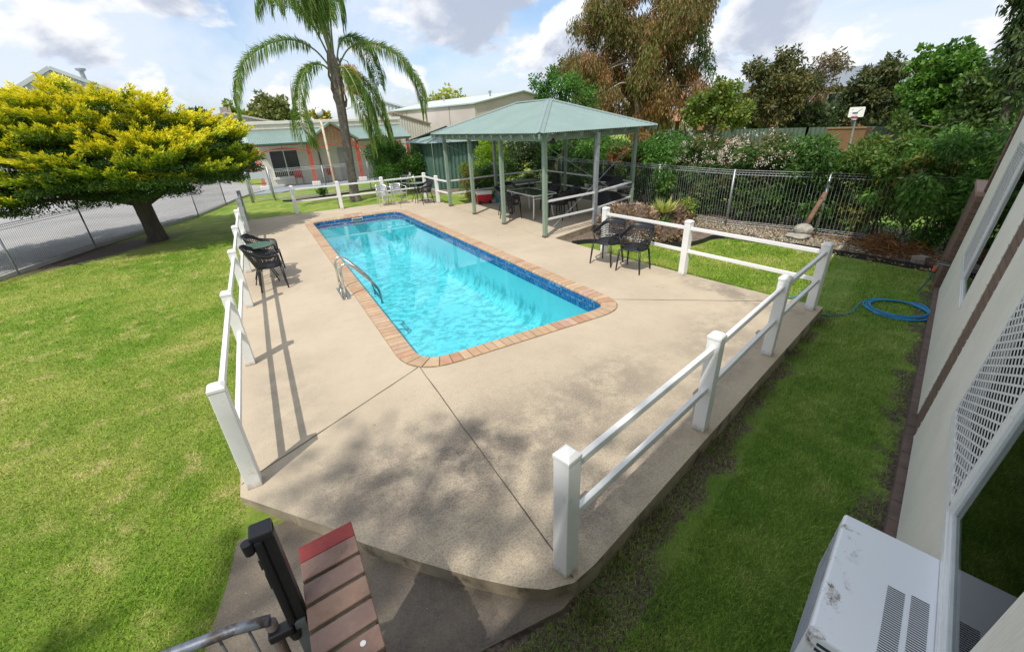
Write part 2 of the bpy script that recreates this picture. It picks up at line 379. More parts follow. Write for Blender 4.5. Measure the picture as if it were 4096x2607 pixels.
def build_ground():
    xs = [-600, -200, -80, -40, -25, -16] + [-12 + .5 * i for i in range(26)] + [1.0, 1.5, 2, 2.5, 3, 3.5, 4, 4.6] + [5 + .5 * i for i in range(20)] + [16, 20, 30, 50, 100, 250, 600]
    ys = [-300, -60, -20, -8, -4] + [-2 + .5 * i for i in range(12)] + [4.35, 5, 6, 7, 8, 9, 10, 11, 12, 13, 14, 15, 15.9] + [16.5 + .5 * i for i in range(22)] + [30, 40, 60, 90, 150, 300, 900]
    V = []; F = []
    for y in ys:
        for x in xs: V.append((x, y, gh(x, y) if abs(x) < 14 and -5 < y < 28 else (-.12 if y < 28 else -.06)))
    nx = len(xs)
    for j in range(len(ys) - 1):
        for i in range(nx - 1):
            cx = (xs[i] + xs[i + 1]) / 2; cy = (ys[j] + ys[j + 1]) / 2
            if .95 < cx < 4.65 and 4.3 < cy < 15.95: continue
            F.append((j * nx + i, j * nx + i + 1, (j + 1) * nx + i + 1, (j + 1) * nx + i))
    m = MB(); m.v = V; m.f = F
    o = m.build('lawn', M['lawn'], smooth=True); struct(o, label='mown green lawn around the pool, yellowed in patches')
build_ground()

def rpoly(pts, rad, n=7):
    """round the corners of a polygon"""
    out = []; m = len(pts)
    for i in range(m):
        p0, p1, p2 = (Vector((*pts[(i + k) % m], 0)) for k in (-1, 0, 1))
        r = rad[i] if isinstance(rad, (list, tuple)) else rad
        a = (p0 - p1).normalized(); b = (p2 - p1).normalized()
        for k in range(n + 1):
            t = k / n; q0 = p1 + a * r; q2 = p1 + b * r
            q = q0 * (1 - t) ** 2 * 1 + p1 * 2 * t * (1 - t) * 1 + q2 * t * t
            w = p1 + (q - p1) * 1.0
            out.append((w.x, w.y))
    return out
def offset_poly(poly, d):
    n = len(poly); out = []
    for i in range(n):
        a = Vector(poly[i - 1]); b = Vector(poly[i]); c = Vector(poly[(i + 1) % n])
        e1 = (b - a); e2 = (c - b)
        if e1.length < 1e-6: e1 = e2
        if e2.length < 1e-6: e2 = e1
        n1 = Vector((e1.y, -e1.x)).normalized(); n2 = Vector((e2.y, -e2.x)).normalized(); nn = (n1 + n2).normalized()
        out.append(tuple(b + nn * d / max(.3, nn.dot(n1))))
    return out

POOL_OUT = rpoly([(1.0, 4.38), (4.58, 4.42), (4.33, 15.88), (.96, 15.72)], [.62, .62, .75, .55])
POOL_IN = offset_poly(POOL_OUT, -.235)
POOL_HID = offset_poly(POOL_OUT, -.05)
DECK = [(-.77, 3.37), (-.17, 2.65), (0, 2.4), (.29, 2.06), (.59, 1.73), (.8, 1.53), (.95, 1.42), (1.12, 1.37), (1.32, 1.40), (6.86, 2.80), (6.72, 3.4), (6.5, 4.95),
        (6.33, 6.27), (6.15, 8.74), (7.79, 9.28), (9.13, 9.6), (10.35, 9.95), (10.35, 15.15), (6.02, 15.15), (5.98, 17.68), (-.78, 17.55)]
def holed(name, outer, hole, z1, z0, m, sidem):
    bm = bmesh.new()
    def loop(p): 
        vs = [bm.verts.new((q[0], q[1], z1)) for q in p]
        return vs, [bm.edges.new((vs[i], vs[(i + 1) % len(vs)])) for i in range(len(vs))]
    vo, eo = loop(outer); es = list(eo)
    if hole: vh, eh = loop(hole); es += eh
    bmesh.ops.triangle_fill(bm, use_beauty=True, use_dissolve=False, edges=es)
    for f in bm.faces:
        if f.normal.z < 0: f.normal_flip()
        f.normal_update()
    lo = [bm.verts.new((q[0], q[1], z0)) for q in outer]
    for i in range(len(outer)):
        j = (i + 1) % len(outer); f = bm.faces.new((lo[i], lo[j], vo[j], vo[i])); f.material_index = 1
    me = bpy.data.meshes.new(name); bm.to_mesh(me); me.materials.append(m); me.materials.append(sidem)
    o = bpy.data.objects.new(name, me); col.objects.link(o); return o
deck = struct(holed('pool_deck', DECK, POOL_HID, 0, -.42, M['deck'], M['slabside']), label='beige concrete slab around the pool, stained grey in front')
deckin = None
# joints cut in the slab: thin dark filler lines
M['joint'] = mat('joint_filler', (.10, .085, .065), .9)
def joint(a, b, w=.011, seg=14):
    m = MB(); a = Vector((*a, 0)); b = Vector((*b, 0)); d = (b - a); sd = Vector((-d.y, d.x, 0)).normalized(); rnd = random.Random(int(a.x * 100)); V = []; F = []
    for i in range(seg + 1):
        p = a + d * (i / seg) + sd * rnd.uniform(-.003, .003); ww = w * rnd.uniform(.6, 1.2) / 2
        V += [p + sd * ww + Vector((0, 0, .004)), p - sd * ww + Vector((0, 0, .004))]
        if i: F.append((2 * i - 2, 2 * i - 1, 2 * i + 1, 2 * i))
    m.add(V, F); o = m.build('expansion_joint', M['joint'], deck); o.matrix_parent_inverse = Matrix.Identity(4); struct(o); return o
for a, b in (((1.14, 4.54), (-.76, 3.52)), ((1.16, 4.52), (1.13, 1.40)), ((4.52, 4.86), (6.74, 3.14)), ((4.3, 15.9), (4.75, 17.55)), ((5.95, 8.85), (5.95, 15.1))):
    joint(a, b, .011 if a[0] < 5 else .006)

land = MB().prism([(-.775, 3.40), (-.80, 3.20), (-.87, 2.69), (-.98, 2.24), (-1.22, 1.2), (-1.5, -1.5), (.30, -1.5), (.33, 1.2), (.43, 1.385), (1.0, 1.33), (1.12, 1.36), (.62, 1.76), (0, 2.5)], -.4, -.115)
struct(land.build('landing_path', M['landing']), label='dark worn concrete step below the pool slab')

# ------------------------------------------------------------------ pool
pool = thing('swimming_pool', 'long turquoise swimming pool with rounded corners and brick coping set in the beige slab', 'swimming pool', (2.7, 10, 0))
M['basin'] = None
def make_basin():
    m, N, L, b = nodes('pool_basin_plaster'); p = _coord(N, L, (1, 1, 1), True)
    n = _noise(N, L, p, .9, 5, .6, .4); al = _noise(N, L, _coord(N, L, (1.6, 2.1, 1), True), 2.6, 9, .76, .2); al2 = _noise(N, L, p, .55, 3, .5)
    c = _mix(N, L, _ramp(N, L, n, .3, .7), (.25, .645, .70), (.32, .71, .755))
    k = _math(N, L, 'MULTIPLY', _ramp(N, L, al, .44, .60), _ramp(N, L, al2, .32, .50))
    sx_ = N.new('ShaderNodeSeparateXYZ'); L.new(p, sx_.inputs[0]); deep = _ramp(N, L, sx_.outputs[2], -.55, -.85)
    c = _mix(N, L, _math(N, L, 'MULTIPLY', _math(N, L, 'MULTIPLY', k, deep), .74), c, (.05, .30, .32))
    L.new(c, b.inputs['Base Color']); b.inputs['Roughness'].default_value = .7
    return m
def make_tile():
    m, N, L, b = nodes('blue_mosaic_tile')
    a = N.new('ShaderNodeVertexColor'); a.layer_name = 'Col'; L.new(a.outputs[0], b.inputs['Base Color']); b.inputs['Roughness'].default_value = .15
    return m
M['basin'] = make_basin(); M['tile'] = make_tile()
def build_basin():
    P = POOL_IN; n = len(P); cen = Vector((2.7, 10.1))
    rings = [(0, -.02), (0, -.26), (0, -.75), (.04, -.92), (.14, -1.02), (.30, -1.06)]
    bm = bmesh.new(); prev = None; rr = []
    for off, z in rings:
        Q = offset_poly(P, -off) if off else P
        ring = [bm.verts.new((q[0], q[1], z - (0 if z > -.5 else .30 * max(0, min(1, (q[1] - 5) / 9))))) for q in Q]; rr.append(ring)
    for k in range(1, len(rr)):
        for i in range(n):
            j = (i + 1) % n; f = bm.faces.new((rr[k - 1][i], rr[k][i], rr[k][j], rr[k - 1][j])); f.smooth = True
    f = bm.faces.new(rr[-1][::-1]); bmesh.ops.recalc_face_normals(bm, faces=bm.faces)
    for f in bm.faces: f.normal_flip()
    me = bpy.data.meshes.new('basin'); bm.to_mesh(me); me.materials.append(M['basin'])
    me.transform(Matrix.Translation((-2.7, -10, 0)))
    o = bpy.data.objects.new('basin', me); col.objects.link(o); o.parent = pool
build_basin()
def walk(P, step, closed=True):
    """points with tangents every step along a closed polyline"""
    pts = [Vector(p) for p in P] + [Vector(P[0])]; L_ = [0]
    for i in range(len(pts) - 1): L_.append(L_[-1] + (pts[i + 1] - pts[i]).length)
    n = round(L_[-1] / step); out = []
    for k in range(n):
        s = k * L_[-1] / n; i = max(j for j in range(len(L_)) if L_[j] <= s + 1e-9); i = min(i, len(pts) - 2)
        d = pts[i + 1] - pts[i]
        if d.length < 1e-6: d = Vector((1, 0))
        out.append((pts[i] + d.normalized() * (s - L_[i]), d.normalized()))
    return out
def build_tiles():
    rnd = random.Random(3); m = MB(); V = []
    W = walk(offset_poly(POOL_IN, -.004), .048); n = len(W)
    for i in range(n):
        p, t = W[i]; q = W[(i + 1) % n][0]; g = (q - p) * .05
        for k in range(5):
            z1 = -.035 - k * .049; z0 = z1 - .045
            b = rnd.random(); m.cur = (.010 + .025 * b, .06 + .11 * b, .25 + .24 * b)
            if rnd.random() < .12: m.cur = (.14, .30, .55)
            m.add([(*(p + g), z0), (*(q - g), z0), (*(q - g), z1), (*(p + g), z1)], [(3, 2, 1, 0)])
    m.build('waterline_tiles', M['tile'], pool)
build_tiles()
def build_coping():
    rnd = random.Random(8); m = MB(); inn = walk(POOL_IN, .1215); n = len(inn)
    outp = [Vector(p) for p in POOL_OUT]
    def nearest_out(p, t):
        nrm = Vector((t.y, -t.x)); best = None
        for i in range(len(outp)):
            a = outp[i]; b = outp[(i + 1) % len(outp)]; e = b - a
            den = nrm.x * e.y - nrm.y * e.x
            if abs(den) < 1e-9: continue
            s = ((a.x - p.x) * e.y - (a.y - p.y) * e.x) / den; u = ((a.x - p.x) * nrm.y - (a.y - p.y) * nrm.x) / den
            if -1e-6 <= u <= 1 + 1e-6 and s > 0 and (best is None or s < best): best = s
        return p + nrm * min(best or .235, .30)
    ts = []
    for i in range(n):
        t = (inn[i][1] + inn[i - 1][1]); t = t.normalized() if t.length > 0 else inn[i][1]; ts.append(t)
    O = [nearest_out(inn[i][0], ts[i]) for i in range(n)]
    g = .045
    for i in range(n):
        a, b = inn[i][0], inn[(i + 1) % n][0]; c_, d = O[(i + 1) % n], O[i]
        k = rnd.random(); base = (.47, .325, .205)
        if k < .18: base = (.48, .315, .19)
        elif k < .30: base = (.45, .26, .16)
        elif k < .5: base = (.50, .355, .225)
        elif k < .56: base = (.49, .325, .235)
        j = rnd.uniform(.92, 1.07); m.cur = tuple(q * j for q in base)
        A = a.lerp(b, g); B = b.lerp(a, g); C_ = c_.lerp(d, g); D_ = d.lerp(c_, g)
        i1 = Vector((A - D_)).normalized() * .012; i2 = Vector((B - C_)).normalized() * .012
        z = .014 + rnd.uniform(-.0015, .0015)
        V = [(*(A + i1), -.035), (*(B + i2), -.035), (*(B + i2), -.008), (*(A + i1), -.008),
             (*(A - i1 * .6), z), (*(B - i2 * .6), z), (*C_, z), (*D_, z), (*C_, -.03), (*D_, -.03)]
        m.add(V, [(0, 1, 2, 3), (3, 2, 5, 4), (4, 5, 6, 7), (7, 6, 8, 9), (0, 3, 4, 7, 9), (1, 8, 6, 5, 2)])
    M['brickcol'] = colmat('coping_brick', .75, .10, 70, .3)
    m.build('coping', M['brickcol'], pool)
    g_ = MB(); bm_ = offset_poly(POOL_OUT, .004); n2 = len(bm_); ii = POOL_IN
    V = [(*q, .004) for q in bm_] + [(*q, .004) for q in ii]
    g_.add(V, [(i, (i + 1) % n2, n2 + (i + 1) % n2, n2 + i) for i in range(n2)])
    V = [(*q, .004) for q in ii] + [(*q, -.06) for q in ii]
    g_.add(V, [(i, (i + 1) % n2, n2 + (i + 1) % n2, n2 + i) for i in range(n2)])
    g_.build('coping_mortar', mat('coping_mortar', (.20, .15, .09), .9), pool)
build_coping()
# skimmer mouth, skimmer lid, return fittings
m = MB(); m.box(2.44, 2.80, 15.40, 15.52, -.062, -.045); m.box(2.44, 2.80, 15.40, 15.52, -.15, -.128); m.box(2.44, 2.465, 15.40, 15.52, -.128, -.062); m.box(2.775, 2.80, 15.40, 15.52, -.128, -.062)
m.build('skimmer_mouth', M['white'], pool)
MB().lathe((2.6, 15.95, 0), [(.15, 0), (.15, .010), (.13, .016), (.02, .016)], 28).build('skimmer_lid', mat('beige_plastic', (.36, .29, .2), .6), pool, smooth=False)
m = MB().box(2.3, 2.92, 15.76, 16.14, 0, .006); m.build('lid_surround', M['brickcol'] if False else mat('tan_paver', (.43, .24, .14), .8), pool)
MB().tube([(4.16, 5.25, -.38), (4.27, 5.25, -.38)], [.035, .045], 14).build('return_fitting', M['white'], pool)
# ladder / grab rails
lad = thing('pool_ladder', 'curved stainless steel ladder with two rails on the left edge of the pool', 'ladder', (.95, 7.85, 0))
for y, nm in ((7.58, 'rail'), (8.13, 'rail')):
    pts = [(.84, y, .0), (.84, y, .42), (.85, y, .53), (.89, y, .59), (.96, y, .60), (1.04, y, .55), (1.20, y, .36), (1.36, y, .15), (1.42, y, .02), (1.44, y, -.12), (1.44, y, -.24)]
    MB().tube(pts, .021, 12).build('rail', M['steel'], lad, smooth=True)
m = MB(); m.box(.77, .91, 7.5, 8.21, .0045, .012); m.build('base_plate', M['steel'], lad, bevel=.003)
for z, x in ((.17, None), (-.16, 1.44)):
    MB().tube([(x or .84, 7.58, z), (x or .84, 8.13, z)], .014 if x is None else .02, 8).build('crossbar' if x is None else 'rung', M['steel'], lad, smooth=True)
MB().tube([(1.3, 7.58, .23), (1.3, 8.13, .23)], .012, 8).build('crossbar', M['steel'], lad, smooth=True)

def make_water():
    m, N, L, b = nodes('pool_water'); p = _coord(N, L, (1, 1, 1), True)
    N.remove(b)
    tr = N.new('ShaderNodeBsdfTransparent'); tr.inputs[0].default_value = (.60, .95, .985, 1)
    gl = N.new('ShaderNodeBsdfGlossy'); gl.inputs['Roughness'].default_value = .015
    fr = N.new('ShaderNodeFresnel'); fr.inputs[0].default_value = 1.333
    n = _noise(N, L, p, 2.0, 3, .45, .4)
    bp = N.new('ShaderNodeBump'); bp.inputs['Strength'].default_value = .03; bp.inputs['Distance'].default_value = .005
    L.new(n, bp.inputs['Height']); L.new(bp.outputs[0], gl.inputs['Normal']); L.new(bp.outputs[0], fr.inputs['Normal'])
    ms = N.new('ShaderNodeMixShader'); L.new(fr.outputs[0], ms.inputs[0]); L.new(tr.outputs[0], ms.inputs[1]); L.new(gl.outputs[0], ms.inputs[2])
    L.new(ms.outputs[0], N['Material Output'].inputs[0]); return m
M['water'] = make_water()
w = MB(); Q = offset_poly(POOL_IN, -.001); w.add([(*q, -.078) for q in Q], [tuple(range(len(Q)))])
struct(w.build('water', M['water']), label='still clear turquoise pool water')

# ------------------------------------------------------------------ white post and rail fences
def rail_fence(label, runs, group='white post and rail fences round the pool slab', grey=()):
    """runs: list of polylines of post points; True/False per segment handled by the list"""
    allp = [p for r in runs for p in r]
    t = thing('post_rail_fence', label, 'fence', (allp[0][0], allp[0][1], 0), group=group); done = {}
    for r in runs:
        for i, p in enumerate(r):
            key = (round(p[0], 2), round(p[1], 2))
            if key in done or (len(p) > 2 and p[2] == 'n'): continue
            done[key] = 1
            q = r[min(i + 1, len(r) - 1)]; o = r[max(i - 1, 0)]
            a = math.atan2(q[1] - o[1], q[0] - o[0]); ca, sa = math.cos(a), math.sin(a); h = .0575
            def sq(hh): return [(p[0] + (x * ca - y * sa) * hh, p[1] + (x * sa + y * ca) * hh) for x, y in ((-1, -1), (1, -1), (1, 1), (-1, 1))]
            mm = M['galv'] if key in grey else M['white']
            m = MB(); m.prism(sq(h), 0, .955); po = m.build('post', mm, t, bevel=.006)
            m = MB(); s1 = sq(h + .004); s2 = sq(h + .004); s3 = sq(h * .62)
            V = [(x, y, .955) for x, y in s1] + [(x, y, .982) for x, y in s2] + [(x, y, 1.003) for x, y in s3]
            m.add(V, [(0, 3, 2, 1)] + [(i_, (i_ + 1) % 4, 4 + (i_ + 1) % 4, 4 + i_) for i_ in range(4)] + [(4 + i_, 4 + (i_ + 1) % 4, 8 + (i_ + 1) % 4, 8 + i_) for i_ in range(4)] + [(8, 9, 10, 11)])
            m.build('cap', mm, po, bevel=.004)
        for a, b in zip(r[:-1], r[1:]):
            A = Vector((a[0], a[1], 0)); B = Vector((b[0], b[1], 0)); d = (B - A).normalized()
            for z in (.862, .455):
                m = MB(); m.bar(A + d * .055 + Vector((0, 0, z)), B - d * .055 + Vector((0, 0, z)), .042, .055); m.build('rail', M['white'], t, bevel=.004)
    return t
PL = [(-.66, 3.47), (-.67, 5.87), (-.66, 8.19), (-.66, 10.52), (-.66, 12.88), (-.65, 15.24), (-.67, 17.45)]
rail_fence('white post and rail fence running down the left side of the pool', [PL], grey=((-.67, 17.45),))
rail_fence('white post and rail fence across the far end of the pool, before the palm',
           [[(.94, 17.46), (2.49, 17.48), (4.13, 17.52), (5.88, 17.6)], [(5.88, 17.6), (5.84, 16.1), (5.91, 15.04, 'n')]])
rail_fence('white post and rail fence on the right, round to the big foreground post',
           [[(6.19, 6.94), (6.41, 5.01), (6.63, 2.87)], [(6.63, 2.87), (4.87, 2.43), (3.05, 1.95), (1.13, 1.48)]])

# ------------------------------------------------------------------ loop-top wire pool fences
def wire_fence(name, label, pts, zb, H_, m_wire, m_post, pitch=.05, r=.0028, roll=.055, skip=(), cat='fence', bands=(.12, .45), endpost=True):
    t = thing(name, label, cat, (pts[0][0], pts[0][1], zb))
    for i, p in enumerate(pts):
        MB().tube([(p[0], p[1], zb - .05), (p[0], p[1], zb + H_ + .02)], .021, 8).build('post', m_post, t, smooth=True)
    for i in range(len(pts) - 1):
        if i in skip: continue
        A = Vector((*pts[i], zb)); B = Vector((*pts[i + 1], zb)); L_ = (B - A).length; d = (B - A) / L_; sd = Vector((-d.y, d.x, 0)); m = MB(); n = int((L_ - .06) / pitch)
        for k in range(n + 1):
            p = A + d * (.03 + (L_ - .06) * k / n)
            prof = [(0, .03), (roll, .05), (roll, .10), (0, .13), (0, H_ - .11), (roll, H_ - .09), (roll, H_ - .03), (0, H_)]
            q = [p + sd * s_ + Vector((0, 0, z)) for s_, z in prof]
            for a, b in zip(q[:-1], q[1:]): m.tube([a, b], r, 3, False)
        for z in (.03, .08, .13, H_ - .11, H_ - .06, H_):
            o = roll if z in (.08, H_ - .06) else 0
            m.tube([A + sd * o + Vector((0, 0, z)), B + sd * o + Vector((0, 0, z))], r * 1.15, 4, False)
        m.build('wire_panel', m_wire, t)
    return t
wire_fence('wire_fence', 'galvanised loop top wire fence between the big lawn and the grey driveway', [(-6.9, 9.6), (-6.15, 11.75), (-5.37, 13.98), (-4.45, 16.17), (-3.42, 18.15), (-2.27, 20.0), (-1.45, 22.6)], -.04, 1.12, M['galvdark'], M['galv'], r=.0036)
wire_fence('wire_fence', 'galvanised loop top wire fence behind the palm, before the cream motel wing', [(.46, 22.45), (2.7, 22.45), (4.75, 22.45), (6.9, 22.45)], -.04, 1.3, M['galvlight'], M['galv'], r=.0062, pitch=.075)
wire_fence('wire_fence', 'weathered grey loop top wire fence along the flowering hedge on the right', [(10.9, 17.4), (10.86, 15.0), (10.83, 12.4), (10.82, 9.8), (10.85, 7.3), (11.55, 5.35), (12.1, 3.05)], -.1, 1.42, M['galvlight'], M['galv'], pitch=.075, r=.0040)
gt = thing('pool_gate', 'galvanised mesh gate at the far left with two tall posts and a white notice board', 'gate', (-.38, 22.4, -.04))
for x in (-.40, .46): MB().tube([(x, 22.4, -.05), (x, 22.4, 1.42)], .035, 10).build('post', M['galv'], gt, smooth=True)
m = MB(); c4 = [(-.33, .08), (.40, .08), (.40, 1.33), (-.33, 1.33)]
for i in range(4): m.tube([(c4[i][0], 22.4, c4[i][1]), (c4[(i + 1) % 4][0], 22.4, c4[(i + 1) % 4][1])], .02, 8)
m.build('gate_frame', M['galv'], gt)
m = MB()
for k in range(15): m.tube([(-.33 + .73 * k / 14, 22.4, .08), (-.33 + .73 * k / 14, 22.4, 1.33)], .003, 3, False)
m.build('gate_mesh', M['galvdark'], gt)
MB().box(-.25, .32, 22.36, 22.375, .93, 1.21).build('notice_board', mat('faded_notice', (.50, .58, .66), .5, (.62, .67, .72), 30, .8), gt)
MB().box(-.30, .30, 22.44, 22.47, .70, .74).build('hinge_strap', M['galvdark'], gt)
wire_fence('wire_fence', 'short galvanised wire fence panel left of the pool gate', [(-1.45, 22.6), (-.46, 22.4)], -.04, 1.2, M['galvdark'], M['galv'])

# ================================================================== corrugated sheet
def corr(mb, e0, e1, a1, a0, pitch=.076, amp=.009, n=6):
    """sheet over the quad e0 e1 (eave) a1 a0 (ridge / hip); ribs run up the slope"""
    e0, e1, a1, a0 = (Vector(q) for q in (e0, e1, a1, a0))
    U = (e1 - e0); L_ = U.length; U /= L_
    nrm = U.cross((a0 - e0) if (a0 - e0).length > .01 else (a1 - e0)).normalized()
    if nrm.z < 0: nrm = -nrm
    Wd = nrm.cross(U).normalized()
    if Wd.dot(a0 - e0) < 0: Wd = -Wd
    p2 = lambda q: ((q - e0).dot(U), (q - e0).dot(Wd))
    top = [(0, 0), p2(a0), p2(a1), (L_, 0)]
    def wt(u):
        best = 0
        for (u0, w0), (u1, w1) in zip(top[:-1], top[1:]):
            if u0 - 1e-9 <= u <= u1 + 1e-9 and u1 - u0 > 1e-6: best = max(best, w0 + (w1 - w0) * (u - u0) / (u1 - u0))
            elif abs(u1 - u0) <= 1e-6 and abs(u - u0) < 1e-4: best = max(best, w0, w1)
        return best
    K = max(2, int(L_ / pitch * n)); V = []; F = []
    for i in range(K + 1):
        u = L_ * i / K; z = amp * math.cos(2 * math.pi * u / pitch); w = wt(min(max(u, 1e-6), L_ - 1e-6))
        p = e0 + U * u + nrm * z; V += [p, p + Wd * w]
        if i: F.append((2 * i - 2, 2 * i, 2 * i + 1, 2 * i - 1))
    mb.add(V, F); return mb

# ================================================================== gazebo
gz = thing('gazebo', 'open sided gazebo on sage green steel posts with a hipped green corrugated roof', 'gazebo', (8, 12, 0))
GP = {'a': (5.91, 15.04), 'b': (5.93, 13.02), 'c': (5.95, 11.03), 'd': (6.0, 8.96), 'e': (7.86, 9.28), 'f': (10.0, 10.1), 'g': (10.1, 12.0), 'h': (10.15, 13.75), 'i': (10.2, 15.35), 'j': (7.95, 15.25)}
for k, (x, y) in GP.items():
    h = .05; mm = M['galv'] if k in 'ej' else M['sage']
    po = MB().box(x - h, x + h, y - h, y + h, 0, 2.36).build('post', mm, gz, bevel=.006)
    if k in 'abcd': MB().box(x - h - .006, x + h + .006, y - h - .006, y + h + .006, .0, .05).build('post_foot', mat('rusty_foot', (.16, .10, .06), .9), po)
EA = [(5.62, 8.60, 2.44), (5.60, 15.42, 2.43), (10.62, 15.75, 2.43), (10.45, 9.72, 2.44)]      # eaves: front-right, front-left, back-left, back-right
RA, RB = (8.05, 11.75, 3.24), (8.05, 13.6, 3.25)
rf = MB(); corr(rf, EA[1], EA[0], RA, RB); corr(rf, EA[0], EA[3], RA, RA); corr(rf, EA[3], EA[2], RB, RA); corr(rf, EA[2], EA[1], RB, RB)
roof = rf.build('roof', M['roofgreen'], gz)
m = MB()
for a, b in ((EA[0], RA), (EA[3], RA), (EA[1], RB), (EA[2], RB), (RA, RB)):
    a = Vector(a) + Vector((0, 0, .022)); b = Vector(b) + Vector((0, 0, .03)); d = (b - a).normalized(); sd = d.cross(Vector((0, 0, 1))).normalized()
    for s_ in (1, -1):
        o = sd * s_ * .10 + Vector((0, 0, -.030)); m.add([a, b, b + o, a + o], [(0, 1, 2, 3)])
    m.tube([a, b], .014, 6)
m.build('ridge_capping', M['roofgreen'], roof)
m = MB(); bt = 2.30
ring = [(5.95, 8.92), (5.9, 15.1), (10.2, 15.4), (10.05, 10.05)]
for i in range(4): a, b = ring[i], ring[(i + 1) % 4]; m.bar((*a, bt + .02), (*b, bt + .02), .05, .14)
m.build('beam', M['sage'], gz)
def rafters(e0, e1, n, cen=Vector((8.05, 12.4, 2.44))):
    e0 = Vector(e0); e1 = Vector(e1); u = (e1 - e0).normalized(); nn = Vector((-u.y, u.x, 0)); nn = nn if nn.dot(cen - e0) > 0 else -nn; d = (nn + Vector((0, 0, .335))).normalized()
    for k in range(n):
        t = (k + .5) / n; p = e0.lerp(e1, t); L_ = min(1.0, .9 * (e1 - e0).length * min(t, 1 - t))
        MB().bar(p + Vector((0, 0, -.085)) + d * .03, p + d * L_ + Vector((0, 0, -.085)), .04, .09).build('rafter', M['sage'], gz)
rafters(EA[1], EA[0], 13); rafters(EA[0], EA[3], 8); rafters(EA[3], EA[2], 11); rafters(EA[2], EA[1], 8)
m = MB()
for a, b in ((RA, EA[0]), (RA, EA[3]), (RB, EA[1]), (RB, EA[2]), (RA, RB)): m.bar(Vector(a) - Vector((0, 0, .09)), Vector(b) - Vector((0, 0, .07)), .05, .1)
m.build('hip_rafters', M['sage'], gz)
for a, b in (('d', 'e'), ('e', 'f'), ('f', 'g'), ('g', 'h'), ('h', 'i'), ('i', 'j'), ('j', 'a')):
    A = Vector((*GP[a], 0)); B = Vector((*GP[b], 0)); d = (B - A).normalized()
    for z in (.88, .44): MB().bar(A + d * .053 + Vector((0, 0, z)), B - d * .053 + Vector((0, 0, z)), .035, .05).build('rail', M['white'], gz, bevel=.003)
for a, b, za, zb in (('d', 'f', .12, 2.1), ('d', 'f', 2.15, .3), ('a', 'i', .15, 2.1), ('a', 'i', 2.1, .15)):
    A = Vector((*GP[a], za)); B = Vector((*GP[b], zb)); mid = (A + B) / 2 + Vector((0, 0, -.03)); o = Vector((0, -.07, 0))
    MB().tube([A + o, mid + o, B + o], .006, 5).build('brace_rod', M['galv'], gz)
MB().lathe((6.25, 9.0, 2.16), [(.0, 0), (.07, .03), (.085, .08), (.05, .13), (.03, .15)], 14).build('floodlight', M['black'], gz, smooth=True)
m = MB(); rnd = random.Random(4); pts = [(6.0 + .15 * math.sin(k), 15.0 - k * .45, 2.2 - .08 * abs(math.sin(k * 1.3))) for k in range(14)]
m.tube(pts, .006, 4); m.build('cable', M['black'], gz)

